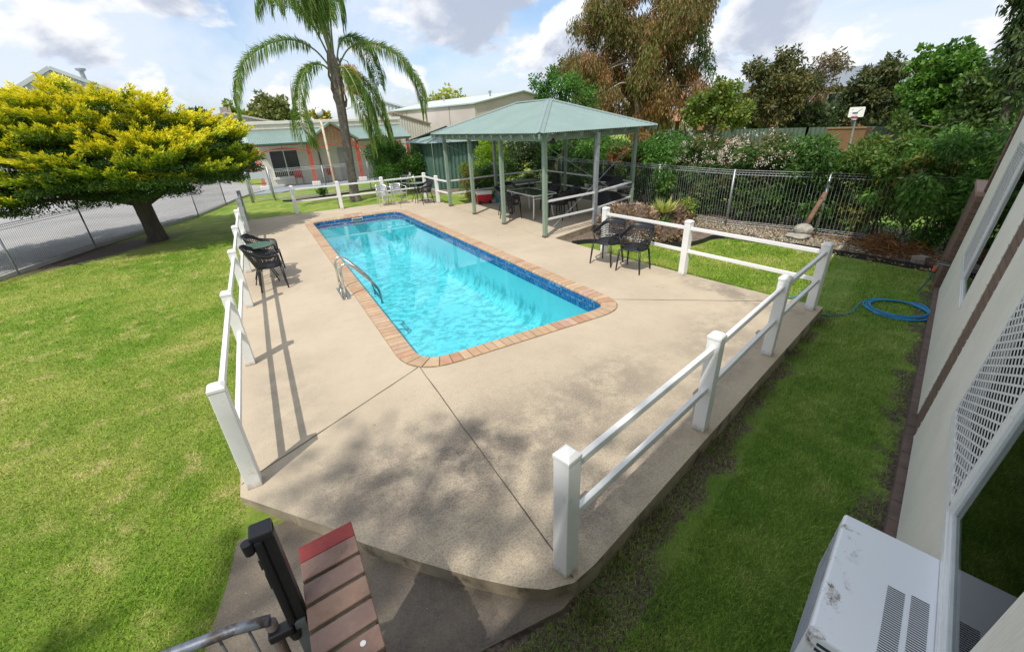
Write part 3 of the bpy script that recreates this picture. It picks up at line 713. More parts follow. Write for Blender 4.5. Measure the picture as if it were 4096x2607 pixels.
# ================================================================== chairs
def resin_chair(label, loc, rz, group=None):
    t = thing('garden_armchair', label, 'chair', (0, 0, 0), 0, group)
    nphi, nh = 42, 9; PH = math.radians(150)
    def top(phi):
        a = abs(phi) / PH
        pts = [(0, .835), (.24, .83), (.36, .77), (.5, .69), (.62, .66), (.86, .645), (.95, .60), (1, .44)]
        for (x0, y0), (x1, y1) in zip(pts[:-1], pts[1:]):
            if x0 <= a <= x1: k = (a - x0) / (x1 - x0); k = k * k * (3 - 2 * k); return y0 + (y1 - y0) * k
        return .44
    def P(phi, h):
        z0 = .425; zt = top(phi); z = z0 + (zt - z0) * h
        fl = (z - z0) / .4
        sx_ = .235 + .065 * min(1, fl * 1.6); sy = .215 + .05 * fl
        s = math.sin(phi); c = math.cos(phi); e = .72
        x = math.copysign(abs(s) ** e, s) * sx_; y = math.copysign(abs(c) ** e, c) * sy
        if c > 0: y += .10 * fl * c - .05 * 0
        return Vector((x, y + .0, z))
    m = MB(); G = {}
    def vert(i, j):
        dphi = 2 * PH / nphi; phi = -PH + dphi * i + (dphi * .5 if j % 2 and 0 < i < nphi else 0)
        return P(phi, j / nh)
    for j in range(nh):
        for i in range(nphi):
            a, b, c_, d = vert(i, j), vert(i + 1, j), vert(i + 1, j + 1), vert(i, j + 1)
            ph = abs(-PH + 2 * PH * (i + .5) / nphi) / PH
            if .55 < ph < .76 and 1 <= j <= (5 if .6 < ph < .70 else 3) and ph < .74: continue
            solid = j == 0 or j == nh - 1 or i < 2 or i > nphi - 3 or (j == nh - 2 and (b - a).length > .03)
            if solid: m.add([a, b, c_, d], [(0, 1, 2, 3)]); continue
            cen = (a + b + c_ + d) / 4; k = .66; q = [cen + (v - cen) * k for v in (a, b, c_, d)]
            m.add([a, b, c_, d] + q, [(0, 1, 5, 4), (1, 2, 6, 5), (2, 3, 7, 6), (3, 0, 4, 7)])
    o = m.build('shell', M['black'], t, smooth=True)
    bm = bmesh.new(); bm.from_mesh(o.data); bmesh.ops.remove_doubles(bm, verts=bm.verts, dist=.0004); bm.to_mesh(o.data); bm.free()
    so_ = o.modifiers.new('thick', 'SOLIDIFY'); so_.thickness = .008; so_.offset = 0
    # seat pan
    m = MB(); rings = [(1.0, .432), (.8, .428), (.45, .420), (.0, .417)]; n = 40; V = []
    for k, z in rings:
        for i in range(n):
            a = 2 * math.pi * i / n; s, c = math.sin(a), math.cos(a); e = .6
            x = math.copysign(abs(s) ** e, s) * .235 * k; y = math.copysign(abs(c) ** e, c) * (.22 if c > 0 else .245) * k; V.append((x, y, z + (.012 * (-c) * 0)))
    F = []
    for j in range(3):
        for i in range(n): F.append((j * n + i, j * n + (i + 1) % n, (j + 1) * n + (i + 1) % n, (j + 1) * n + i))
    m.add(V, F); o = m.build('seat', M['black'], t, smooth=True); s2 = o.modifiers.new('thick', 'SOLIDIFY'); s2.thickness = .022; s2.offset = -1
    rim = [P(-PH + 2 * PH * i / 60, 1.0) for i in range(61)]
    fr = [Vector((-.235 * math.cos(math.pi * k / 12), -.15 - .10 * math.sin(math.pi * k / 12) ** .6, .43)) for k in range(0, 13)]
    MB().tube(rim, .013, 6).build('rim', M['black'], t, smooth=True)
    for sx_, sy in ((-1, -1), (1, -1), (1, 1), (-1, 1)):
        a = Vector((sx_ * .205, sy * (.205 if sy < 0 else .17), .42)); b = Vector((sx_ * .245, sy * (.225 if sy < 0 else .235), 0))
        MB().tube([a, a.lerp(b, .5) + Vector((0, 0, 0)), b], [.021, .018, .013], 8).build('leg', M['black'], t, smooth=True)
    t.location = loc; t.rotation_euler = (0, 0, rz); return t
def facing(dx, dy): return math.atan2(dx, -dy) * -1 if False else math.atan2(dy, dx) + math.pi / 2
GR = 'black perforated resin armchairs'
ch = resin_chair('black perforated armchair beside the right fence, the nearer of the pair', (5.89, 5.75, 0), facing(-.475, -.16), GR)
dup(ch, (5.79, 6.40, 0), facing(-.475, -.135), 'black perforated armchair beside the right fence, farther of the pair, by the first post')
dup(ch, (-.23, 9.08, 0), facing(1, .04), 'black perforated armchair against the left fence, in front of the small green table')
dup(ch, (-.21, 10.12, 0), facing(1, -.12), 'black perforated armchair against the left fence, behind the small green table')
dup(ch, (5.42, 16.35, 0), facing(-1, -.1), 'lone black perforated armchair at the far end by the small round table')
tblc = (7.35, 11.75)
for (x, y, dx, dy, lb) in ((6.5, 11.6, 1, .15, 'black armchair at the gazebo table, on the pool side behind the second post'),
                           (7.62, 10.6, -.5, 1, 'black armchair at the near right end of the gazebo table, behind the white rails'),
                           (8.25, 11.0, -1, .3, 'black armchair on the hedge side of the gazebo table, right hand one'),
                           (8.2, 11.95, -1, -.1, 'black armchair on the hedge side of the gazebo table, middle one'),
                           (6.8, 12.4, .8, -.6, 'black armchair at the gazebo table, on the pool side nearest the red cooler'),
                           (7.35, 13.05, 0, -1, 'black armchair at the far left end of the gazebo table')):
    dup(ch, (x, y, 0), facing(dx, dy), lb)

def bistro_chair(label, loc, rz, group='silver aluminium cafe chairs'):
    t = thing('cafe_chair', label, 'chair', (0, 0, 0), 0, group); A = M['alu']
    hoop = []
    for k in range(25):
        a = math.pi * (k / 24); hoop.append(Vector((.27 * math.cos(a), -.18 + (.42 * math.sin(a) ** .8), .64 + .10 * math.sin(a) ** 2)))
    for s_ in (1, -1):
        MB().tube([(s_ * .27, -.18, .64), (s_ * .265, -.215, .60), (s_ * .245, -.225, .42), (s_ * .24, -.24, 0)], .0125, 8).build('leg', A, t, smooth=True)
        MB().tube([(s_ * .19, .24, .72), (s_ * .205, .20, .45), (s_ * .215, .26, 0)], .0125, 8).build('leg', A, t, smooth=True)
    MB().tube(hoop, .0135, 8).build('arm_hoop', A, t, smooth=True)
    m = MB(); m.tube([(-.24, -.225, .40), (.24, -.225, .40)], .01, 6); m.tube([(-.21, .2, .42), (.21, .2, .42)], .01, 6); m.tube([(-.24, -.23, .25), (.24, -.23, .25)], .008, 6)
    for s_ in (1, -1): m.tube([(s_ * .24, -.23, .40), (s_ * .21, .2, .42)], .011, 6)
    m.build('seat_frame', A, t)
    for k in range(5): MB().box(-.215, .215, -.225 + k * .088, -.145 + k * .088, .425, .437).build('seat_slat', A, t, bevel=.003)
    for k in range(3):
        z = .50 + k * .085
        m = MB(); V = []
        for i in range(9):
            a = -1 + 2 * i / 8; x = a * .19; y = .225 + .035 * (1 - a * a) + (z - .5) * .08; V += [(x, y, z), (x, y + .004, z + .072)]
        m.add(V, [(2 * i, 2 * i + 2, 2 * i + 3, 2 * i + 1) for i in range(8)]); o = m.build('back_slat', A, t, smooth=True); s2 = o.modifiers.new('t', 'SOLIDIFY'); s2.thickness = .008
    t.location = loc; t.rotation_euler = (0, 0, rz); return t
bc = bistro_chair('silver slatted aluminium chair at the far fence, left of the pair', (4.02, 17.06, 0), facing(.04, -1) if False else facing(0, -1))
dup(bc, (4.60, 17.1, 0), facing(.12, -1), 'silver slatted aluminium chair at the far fence, right of the pair')
dup(bc, (5.9, 20.0, 0), facing(.6, -.8), 'silver chair on the grass behind the far fence, half under the bush')

def round_table(label, loc, r=.30, z=.72, top=(.10, .17, .14)):
    t = thing('round_table', label, 'table', loc, 0, 'small round glass topped tables'); x, y = loc[0], loc[1]
    mm = mat('green_frosted_glass', top, .15, tuple(q * 1.15 for q in top), 8, .6, spec=.8)
    MB().lathe((x, y, z), [(r - .012, -.006), (r, 0), (r - .012, .006)], 40).build('tabletop', mm, t)
    MB().lathe((x, y, z - .02), [(r - .02, 0), (r + .006, .006), (r + .006, .022), (r - .004, .024)], 40).build('edge_band', M['black'], t)
    for k in range(4):
        a = math.pi / 4 + k * math.pi / 2; c, s_ = math.cos(a), math.sin(a)
        MB().tube([(x + c * r * .55, y + s_ * r * .55, z - .02), (x + c * .09, y + s_ * .09, z - .25), (x + c * .08, y + s_ * .08, .38), (x + c * .22, y + s_ * .22, .16), (x + c * .30, y + s_ * .30, 0)], .011, 7).build('leg', M['black'], t, smooth=True)
    MB().lathe((x, y, .33), [(.085, 0), (.095, .012), (.085, .024)], 20).build('leg_ring', M['black'], t)
    return t
round_table('small round green glass table between two black chairs at the left fence', (-.33, 9.62, 0))
round_table('small round pale glass table at the far corner beside the lone black chair', (5.3, 16.85, 0), .29, .72, (.25, .31, .29))

# rectangular glass table
t = thing('patio_table', 'rectangular glass topped table with white metal frame in the gazebo', 'table', (7.25, 11.6, 0))
def slab_round(x0, x1, y0, y1, z0, z1, r=.08):
    P = rpoly([(x0, y0), (x1, y0), (x1, y1), (x0, y1)], r, 5); return MB().prism(P, z0, z1)
slab_round(6.86, 7.66, 10.82, 12.4, .715, .725).build('tabletop', mat('dark_table_glass', (.03, .042, .04), .08, (.06, .07, .065), 5, .8, spec=.9), t)
m = MB(); P = rpoly([(6.83, 10.79), (7.69, 10.79), (7.69, 12.43), (6.83, 12.43)], .1, 5); m.tube([(*p, .715) for p in P] + [(*P[0], .715)], .018, 8); m.build('frame', M['alu'] if False else M['white'], t, smooth=True)
for x, y in ((6.93, 10.95), (7.6, 10.95), (7.6, 12.28), (6.93, 12.28)):
    cx, cy = 7.26, 11.6; dx = (x - cx) * .25; dy = (y - cy) * .12
    MB().tube([(x, y, .70), (x - dx * .2, y - dy * .2, .45), (x - dx * .0, y, .2), (x + dx * .5, y + dy * .5, 0)], .02, 8).build('leg', M['white'], t, smooth=True)
for y in (10.95, 12.28): MB().bar((6.95, y, .60), (7.58, y, .60), .02, .03).build('cross_rail', M['white'], t)

# cooler
t = thing('cooler_box', 'red wheeled cooler box with white lid on the gazebo slab', 'cooler box', (7.15, 14.75, 0))
RZ = Matrix.Rotation(-.3, 4, 'Z'); 
def lbox(cx, cy, w, d, z0, z1, rz, taper=1.0):
    V = []
    for z, k in ((z0, taper), (z1, 1)):
        for x, y in ((-w / 2, -d / 2), (w / 2, -d / 2), (w / 2, d / 2), (-w / 2, d / 2)):
            x *= k; y *= k; V.append((cx + x * math.cos(rz) - y * math.sin(rz), cy + x * math.sin(rz) + y * math.cos(rz), z))
    return MB().add(V, [(3, 2, 1, 0), (4, 5, 6, 7), (0, 1, 5, 4), (1, 2, 6, 5), (2, 3, 7, 6), (3, 0, 4, 7)])
lbox(7.15, 14.75, .55, .36, .03, .33, -.3, .94).build('body', mat('red_plastic', (.50, .02, .035), .35), t, bevel=.015)
lbox(7.15, 14.75, .58, .39, .33, .43, -.3, .98).build('lid', M['white'], t, bevel=.015)
for s_ in (-1, 1):
    c_ = Vector((7.15, 14.75, .06)) + Vector((math.cos(-.3), math.sin(-.3), 0)) * (s_ * .19) + Vector((math.sin(-.3), -math.cos(-.3), 0)) * .17
    MB().tube([c_, c_ + Vector((math.sin(-.3), -math.cos(-.3), 0)) * .035], .06, 16).build('wheel', M['black'], t)
t = thing('waste_bin', 'teal plastic waste bin with black liner behind the cooler', 'bin', (7.66, 14.5, 0))
MB().lathe((7.66, 14.5, 0), [(.13, 0), (.14, .02), (.17, .42), (.18, .45), (.16, .455)], 24).build('body', mat('teal_plastic', (.03, .22, .25), .4), t, smooth=True)
MB().lathe((7.66, 14.5, .44), [(.175, -.05), (.188, .0), (.175, .06), (.13, .05), (.12, -.05)], 24).build('liner', M['black'], t, smooth=True)
# trestle table
t = thing('trestle_table', 'long grey trestle table at the back of the gazebo', 'table', (8.1, 14.0, 0))
MB().box(7.45, 8.95, 13.7, 14.3, .72, .755).build('tabletop', mat('grey_laminate', (.17, .18, .15), .6, (.13, .14, .12), 9, .8), t, bevel=.008)
for x in (7.6, 8.8):
    for y in (13.8, 14.2): MB().bar((x, y, 0), (x, y, .72), .03, .03).build('leg', M['galvdark'], t)
# barbecue
t = thing('barbecue', 'black hooded gas barbecue on a wheeled trolley behind the right gazebo rails', 'barbecue', (9.15, 10.25, 0))
bx, by = 9.15, 10.25
MB().box(bx - .24, bx + .24, by - .36, by + .36, .12, .78).build('cabinet', mat('dark_cabinet', (.03, .034, .045), .4), t, bevel=.01)
MB().box(bx - .27, bx + .27, by - .75, by + .75, .80, .86).build('side_shelves', mat('dark_shelf', (.05, .055, .065), .35), t, bevel=.01)
MB().box(bx - .30, bx - .27, by - .72, by + .72, .76, .86).build('control_panel', M['alu'], t)
m = MB(); V = []; n = 10
for k in range(n + 1):
    a = math.pi * k / n; V += [(bx - .26 * math.cos(a), by - .38, .87 + .27 * math.sin(a) ** .7), (bx - .26 * math.cos(a), by + .38, .87 + .27 * math.sin(a) ** .7)]
m.add(V, [(2 * k, 2 * k + 1, 2 * k + 3, 2 * k + 2) for k in range(n)] + [tuple(range(0, 2 * n + 2, 2)), tuple(range(1, 2 * n + 3, 2))[::-1]])
m.build('hood', M['black'], t)
MB().tube([(bx - .30, by - .25, .98), (bx - .30, by + .25, .98)], .012, 8).build('hood_handle', M['alu'], t, smooth=True)
for k in range(4): MB().tube([(bx - .30, by - .45 + k * .3, .81), (bx - .335, by - .45 + k * .3, .81)], .022, 12).build('knob', M['black'], t)
for y in (-.3, .3): MB().tube([(bx - .22, by + y, .07), (bx - .16, by + y, .07)], .07, 14).build('wheel', M['black'], t)
MB().lathe((bx - .42, by - .1, 0), [(.07, 0), (.1, .03), (.1, .2), (.06, .26), (.03, .3)], 16).build('gas_bottle', M['white'], t, smooth=True)

# globe lamp
t = thing('lamp_post', 'tall rusty white pole with a round white globe behind the far fence', 'lamp post', (2.46, 17.75, 0))
MB().tube([(2.47, 17.75, -.05), (2.46, 17.75, 1.5), (2.44, 17.75, 3.13)], [.042, .042, .040], 12).build('pole', mat('rusty_cream_pole', (.60, .52, .38), .7, (.45, .36, .24), 3, .8, dirt=(.33, .15, .07), dsc=7, dlo=.52, dhi=.62), t, smooth=True)
MB().lathe((2.44, 17.75, 3.12), [(.06, 0), (.07, .02), (.06, .05)], 16).build('collar', M['galvdark'], t)
MB().lathe((2.44, 17.75, 3.29), [(.13 * math.sin(math.pi * k / 14) + .0005, -.13 * math.cos(math.pi * k / 14)) for k in range(15)], 24).build('globe', mat('opal_globe', (.82, .83, .82), .3), t, smooth=True)

# hose
rnd = random.Random(12); pts = []
cx, cy = 8.02, 2.30; ang = 0
for k in range(150):
    a = k * .21; lp = k * .21 / (2 * math.pi); r = .385 + .035 * math.sin(lp * 2.3) + .02 * math.sin(a * 1.7); 
    pts.append((cx + r * 1.0 * math.cos(a) + .03 * math.sin(lp * 3), cy + r * .95 * math.sin(a) + .02 * math.cos(lp * 5), -.155 + .012 * (lp % 3)))
tail = [(8.35, 3.32, -.15), (7.9, 3.5, -.15), (7.55, 3.36, -.15)]
run = [(8.25, 2.66, -.14), (7.9, 2.72, -.15), (7.6, 2.68, -.155), (7.37, 2.62, -.155), (7.05, 2.71, -.155), (6.90, 2.86, -.15)]
rn2 = [(6.8, 3.35, -.155), (7.1, 3.48, -.155), (7.4, 3.44, -.155), (7.7, 3.55, -.155)]
def smooth_pts(P, n=8):
    P = [Vector(p) for p in P]; out = []
    for i in range(len(P) - 1):
        p0 = P[max(i - 1, 0)]; p1 = P[i]; p2 = P[i + 1]; p3 = P[min(i + 2, len(P) - 1)]
        for k in range(n):
            t_ = k / n; out.append(.5 * ((2 * p1) + (p2 - p0) * t_ + (2 * p0 - 5 * p1 + 4 * p2 - p3) * t_ ** 2 + (3 * p1 - p0 - 3 * p2 + p3) * t_ ** 3))
    return out + [P[-1]]
t = thing('garden_hose', 'bright blue garden hose coiled on the side lawn, end trailing to the slab', 'hose', (8, 3, -.17))
hm = mat('blue_hose', (.015, .22, .50), .4, (.01, .30, .48), 20, .7)
MB().tube(pts, .011, 6).build('coil', hm, t, smooth=True)
MB().tube(smooth_pts(run), .011, 6).build('tail', hm, t, smooth=True)
MB().tube(smooth_pts(rn2), .010, 6).build('tail', hm, t, smooth=True)

# ================================================================== motel building on the right (own frame: x along wall, y out of wall, z up)
def brickmat(name, c1, c2, mort, scale=1.0, swap=False, bump=.5):
    m, N, L, b = nodes(name); t = N.new('ShaderNodeTexCoord'); sep = N.new('ShaderNodeSeparateXYZ'); L.new(t.outputs['Object'], sep.inputs[0])
    c = N.new('ShaderNodeCombineXYZ'); s_ = _math(N, L, 'ADD', sep.outputs[0], sep.outputs[1]); L.new(s_, c.inputs[0]); L.new(sep.outputs[2], c.inputs[1])
    br = N.new('ShaderNodeTexBrick'); L.new(c.outputs[0], br.inputs['Vector']); br.inputs['Color1'].default_value = (*c1, 1); br.inputs['Color2'].default_value = (*c2, 1); br.inputs['Mortar'].default_value = (*mort, 1)
    br.inputs['Scale'].default_value = scale; br.inputs['Mortar Size'].default_value = .008; br.inputs['Brick Width'].default_value = .24; br.inputs['Row Height'].default_value = .086; br.inputs['Bias'].default_value = 0
    p = _coord(N, L, (1, 1, 1), True); n = _noise(N, L, p, 22, 5, .7)
    L.new(_mix(N, L, 1.0, br.outputs[0], _mix(N, L, _ramp(N, L, n, .3, .7), (.85,) * 3, (1.12,) * 3), 'MULTIPLY'), b.inputs['Base Color']); b.inputs['Roughness'].default_value = .85
    _bump(N, L, b, _math(N, L, 'SUBTRACT', _math(N, L, 'MULTIPLY', n, .3), br.outputs['Fac']), bump, .006); return m
M['brownbrick'] = brickmat('brown_brick', (.20, .125, .085), (.155, .095, .066), (.10, .085, .07))
M['orangebrick'] = brickmat('orange_brick', (.33, .125, .06), (.28, .10, .05), (.28, .2, .15))
def panelmat():
    m, N, L, b = nodes('cream_textured_panel'); p = _coord(N, L, (1, 1, 1), True); t = N.new('ShaderNodeTexCoord')
    mp = N.new('ShaderNodeMapping'); mp.inputs['Scale'].default_value = (60, 60, 6); L.new(t.outputs['Object'], mp.inputs['Vector'])
    n = _noise(N, L, mp.outputs[0], 2.2, 4, .6); n2 = _noise(N, L, p, 1.5, 5, .6)
    c = _mix(N, L, _ramp(N, L, n2, .3, .75), (.79, .765, .67), (.71, .685, .59))
    c = _mix(N, L, 1.0, c, _mix(N, L, _ramp(N, L, n, .3, .7), (.93,) * 3, (1.05,) * 3), 'MULTIPLY')
    L.new(c, b.inputs['Base Color']); b.inputs['Roughness'].default_value = .8; _bump(N, L, b, n, .5, .004); return m
M['panel'] = panelmat()
WR = (0.044, 0, math.atan2(.28, .96))
mot = thing('motel_building', 'cream and brown brick motel wall with white framed windows along the right edge', 'building', (.1274, -.4368, -.1), WR)
NW = (1.58, 3.72, .87, 2.42); FW = (6.08, 8.27, .86, 2.37)
def wall_with(m, x0, x1, y0, y1, z0, z1, holes):
    xs = sorted({x0, x1} | {h for w_ in holes for h in w_[:2]}); 
    for a, b in zip(xs[:-1], xs[1:]):
        hs = [w_ for w_ in holes if w_[0] <= a + 1e-6 and w_[1] >= b - 1e-6]
        if hs: h = hs[0]; m.box(a, b, y0, y1, z0, h[2]); m.box(a, b, y0, y1, h[3], z1)
        else: m.box(a, b, y0, y1, z0, z1)
wall_with(w := MB(), -2.5, 9.72, -.25, -.005, -.15, 5.3, [NW, FW]); w.build('brick_wall', M['brownbrick'], mot, local=True)
wall_with(w := MB(), -2.5, 4.73, -.005, 0, .0, 5.2, [NW]); w.build('cream_panel', M['panel'], mot, local=True)
wall_with(w := MB(), 5.21, 9.62, -.005, 0, -.02, 5.2, [FW]); w.build('cream_panel', M['panel'], mot, local=True)
rnd = random.Random(5); m = MB()
for x in (4.73, 5.21):
    for k in range(60):
        z = k * .085 + rnd.uniform(-.01, .01); s_ = rnd.uniform(.006, .014)
        m.box(x - s_, x + s_, -.013, rnd.uniform(.001, .005), z, z + .014)
struct(m.build('mortar_lumps', mat('pale_mortar', (.55, .52, .44), .9), mot, local=True), 'stuff')
for (x0, x1, z, y1, zz) in ((-2.5, 9.7, -.2, .062, -.012), (-2.5, 9.7, -.2, .105, -.085)):
    m = MB(); k = x0
    while k < x1: q = min(k + .24, x1); m.box(k + .003, q - .003, -.03, y1, z, zz - rnd.uniform(0, .004)); k = q
    m.build('footing_course', mat('mossy_footing', (.15, .105, .085), .9, (.10, .075, .06), 8, .9, .5, 40), mot, local=True)
MB().box(-3, 10.3, -.4, .60, 5.2, 5.36).build('eave', M['white'], mot, local=True)
m = MB(); m.add([(-3, .66, 5.38), (10.3, .66, 5.38), (10.3, -5, 7.2), (-3, -5, 7.2)], [(0, 1, 2, 3)]); m.build('roof', M['roofgreen'], mot, local=True)
m = MB(); m.box(-2.5, 9.7, -4.2, -.26, -.1, 0); m.box(-2.5, 9.7, -4.3, -4.2, 0, 5.2); m.box(9.5, 9.7, -4.2, -.26, 0, 5.2); m.box(-2.5, 9.5, -4.2, -.26, 2.9, 3.0); m.build('inner_walls', mat('dim_interior', (.25, .24, .22), .9), mot, local=True)
def glassmat():
    m, N, L, b = nodes('window_pane_glass'); N.remove(b)
    tr = N.new('ShaderNodeBsdfTransparent'); tr.inputs[0].default_value = (.80, .86, .84, 1); gl = N.new('ShaderNodeBsdfGlossy'); gl.inputs['Roughness'].default_value = .01
    fr = N.new('ShaderNodeFresnel'); fr.inputs[0].default_value = 1.3; ms = N.new('ShaderNodeMixShader')
    L.new(fr.outputs[0], ms.inputs[0]); L.new(tr.outputs[0], ms.inputs[1]); L.new(gl.outputs[0], ms.inputs[2]); L.new(ms.outputs[0], N['Material Output'].inputs[0]); return m
M['pane'] = glassmat()
def security_window(W, mid, screen_first, blind=True):
    x0, x1, z0, z1 = W
    wn = MB(); f = .028
    for a in ((x0, x1, -.09, .006, z0, z0 + f), (x0, x1, -.09, .006, z1 - f, z1), (x0, x0 + f, -.09, .006, z0 + f, z1 - f), (x1 - f, x1, -.09, .006, z0 + f, z1 - f)): wn.box(*a)
    o = wn.build('window', M['white'], mot, local=True)
    m = MB(); m.box(mid - .035, mid + .03, -.07, .010, z0 + f, z1 - f); m.box(x0, x1, -.10, .012, z0 - .03, z0 - .001); o2 = m.build('sill_and_mullion', M['white'], o, local=True)
    gx0, gx1, sx0, sx1 = (x0, mid, mid, x1)
    MB().box(gx0 + f, gx1 - .03, -.016, -.012, z0 + f, z1 - f).build('pane', M['pane'], o, local=True)
    m = MB(); g = .018
    for a in ((gx0 + f, gx1 - .03, z0 + f, z0 + f + g), (gx0 + f, gx1 - .03, z1 - f - g, z1 - f), (gx0 + f, gx0 + f + g, z0 + f + g, z1 - f - g), (gx1 - .03 - g, gx1 - .03, z0 + f + g, z1 - f - g)): m.box(a[0], a[1], -.03, -.002, a[2], a[3])
    m.build('sash', mat('grey_sash', (.55, .57, .57), .4), o, local=True)
    MB().box(sx0 + .03, sx1 - f, -.075, -.07, z0 + f, z1 - f).build('dark_backing', mat('unlit_room_dark', (.018, .02, .022), .9, spec=.1), o, local=True)  # near-black sheet added in place of the unlit room behind the mesh
    # expanded diamond mesh: slanted strands forming long diamonds
    m = MB(); a0, a1, b0, b1 = sx0 + .03, sx1 - f, z0 + f, z1 - f; dx, dz, r = .105, .052, .0062
    nx = int((a1 - a0) / dx); nz = int((b1 - b0) / dz)
    for j in range(nz + 1):
        for i in range(nx + 1):
            x = a0 + i * (a1 - a0) / nx; z = b0 + j * (b1 - b0) / nz
            if i < nx:
                cx_ = x + (a1 - a0) / nx / 2; cz = z + (b1 - b0) / nz / 2
                for (px, pz) in ((x, z), (x + (a1 - a0) / nx, z)):
                    if cz < b1: m.bar((px, .006, pz), (cx_, .006, cz), r * 2, .002, up=(0, 1, 0))
                if j < nz and cz < b1:
                    for (px, pz) in ((x, z + (b1 - b0) / nz), (x + (a1 - a0) / nx, z + (b1 - b0) / nz)): m.bar((cx_, .006, cz), (px, .006, pz), r * 2, .002, up=(0, 1, 0))
    sc = m.build('security_screen', M['white'], o, local=True)
    m = MB(); q = .022
    for a in ((sx0 + .03, sx1 - f + .01, b0 - .02, b0 + q), (sx0 + .03, sx1 - f + .01, b1 - q, b1), (sx0 + .03, sx0 + .03 + q, b0, b1), (sx1 - f - q + .01, sx1 - f + .01, b0, b1)): m.box(a[0], a[1], .001, .013, a[2], a[3])
    m.build('screen_frame', M['white'], sc, local=True)
security_window(NW, 2.62, False); security_window(FW, 7.1, False)
m = MB(); V = []; n = 60
for k in range(n + 1): x = 1.58 + 1.04 * k / n; y = -.055 + .012 * math.sin(k * .9); V += [(x, y, .60), (x, y, 2.45)]
m.add(V, [(2 * k, 2 * k + 2, 2 * k + 3, 2 * k + 1) for k in range(n)]); m.build('curtain', mat('dull_green_curtain', (.72, .84, .78), .9), mot, local=True, smooth=True)
MB().box(.9, 1.57, .0, .02, .0, 5.2).build('cream_panel', M['panel'], mot, local=True)

# window air conditioner
ac = thing('air_conditioner', 'white boxy window air conditioner with rusty scuffs under the near window', 'air conditioner', (.1274, -.4368, -.1), WR)
def acmat():
    m, N, L, b = nodes('worn_white_enamel'); p = _coord(N, L, (1, 1, 1), False)
    n = _noise(N, L, p, 9, 8, .7, .8); sp = N.new('ShaderNodeSeparateXYZ'); L.new(p, sp.inputs[0])
    edge = _ramp(N, L, _math(N, L, 'ADD', sp.outputs[1], _math(N, L, 'MULTIPLY', n, .12)), .345, .43)
    k = _math(N, L, 'MULTIPLY', edge, _ramp(N, L, n, .52, .60)); n2 = _noise(N, L, p, 60, 3, .7)
    c = _mix(N, L, k, (.84, .86, .89), (.56, .54, .52)); c = _mix(N, L, _math(N, L, 'MULTIPLY', k, _ramp(N, L, n2, .5, .6)), c, (.20, .15, .12))
    L.new(c, b.inputs['Base Color']); b.inputs['Roughness'].default_value = .42; return m
AX0, AX1, AY, AZ = 1.535, 2.31, .385, .835
cas = MB().box(AX0, AX1, .002, AY, .40, AZ).build('casing', acmat(), ac, local=True, bevel=.012)
md = mat('vent_shadow', (.045, .05, .06), .6)
for (y0, y1, a, b) in ((.035, .095, 1.57, 2.0), (.115, .175, 1.6, 1.98)):
    m = MB(); k = a
    while k < b: m.add([(k, y0, AZ + .0015), (k + .0055, y0 + .0, AZ + .0015), (k + .0055, y1, AZ + .0015), (k, y1, AZ + .0015)], [(0, 1, 2, 3)]); k += .0115
    m.build('top_vent', md, cas, local=True)
m = MB()
for k in range(11): m.box(AX0 - .003, AX0 - .0005, .04, AY - .04, .44 + k * .034, .456 + k * .034)
m.build('end_grille', md, cas, local=True)
m = MB()
for k in range(16): m.box(AX0 + .05, AX1 - .04, AY + .0003, AY + .0015, .44 + k * .022, .444 + k * .022)
m.build('outer_louvres', mat('grey_louvre_gap', (.30, .32, .34), .6), cas, local=True)
MB().box(AX0 + .02, AX1 - .02, .002, .03, .30, .40).build('bracket', M['galv'], ac, local=True)
# tap on the wall
t = thing('garden_tap', 'black garden tap with orange hose fitting on the foot of the motel wall', 'tap', (.1274, -.4368, -.1), WR)
MB().tube([(9.6, 0, .40), (9.6, .14, .40), (9.6, .16, .34)], .016, 8).build('pipe', M['galvdark'], t, local=True)
MB().tube([(9.55, .10, .47), (9.65, .10, .47)], .012, 8).build('handle', M['black'], t, local=True)
m = MB().tube([(9.6, .16, .36), (9.6, .17, .27)], [.028, .024], 10); m.build('fitting', mat('orange_plastic', (.55, .12, .04), .5), t, local=True)
m = MB().tube([(9.6, .17, .27), (9.58, .18, .1), (9.4, .25, -.07), (9.0, .1, -.08), (8.5, -.0, -.05)], .013, 8); m.build('hose_end', mat('green_hose', (.03, .10, .05), .5), t, local=True, smooth=True)
# low courtyard wall beyond
t = thing('courtyard_wall', 'low brown brick wall with pale coping beyond the motel wall, under the hedge', 'wall', (.1274, -.4368, -.1), WR)
MB().box(9.73, 11.4, -.9, .075, -.15, 1.46).build('brick_face', M['brownbrick'], t, local=True)
MB().box(9.73, 11.42, -.92, .09, 1.463, 1.52).build('coping', mat('pink_coping', (.36, .24, .19), .8), t, local=True)
MB().box(9.73, 9.95, -.9, .02, 1.53, 5.0).build('brick_pier', M['brownbrick'], t, local=True)

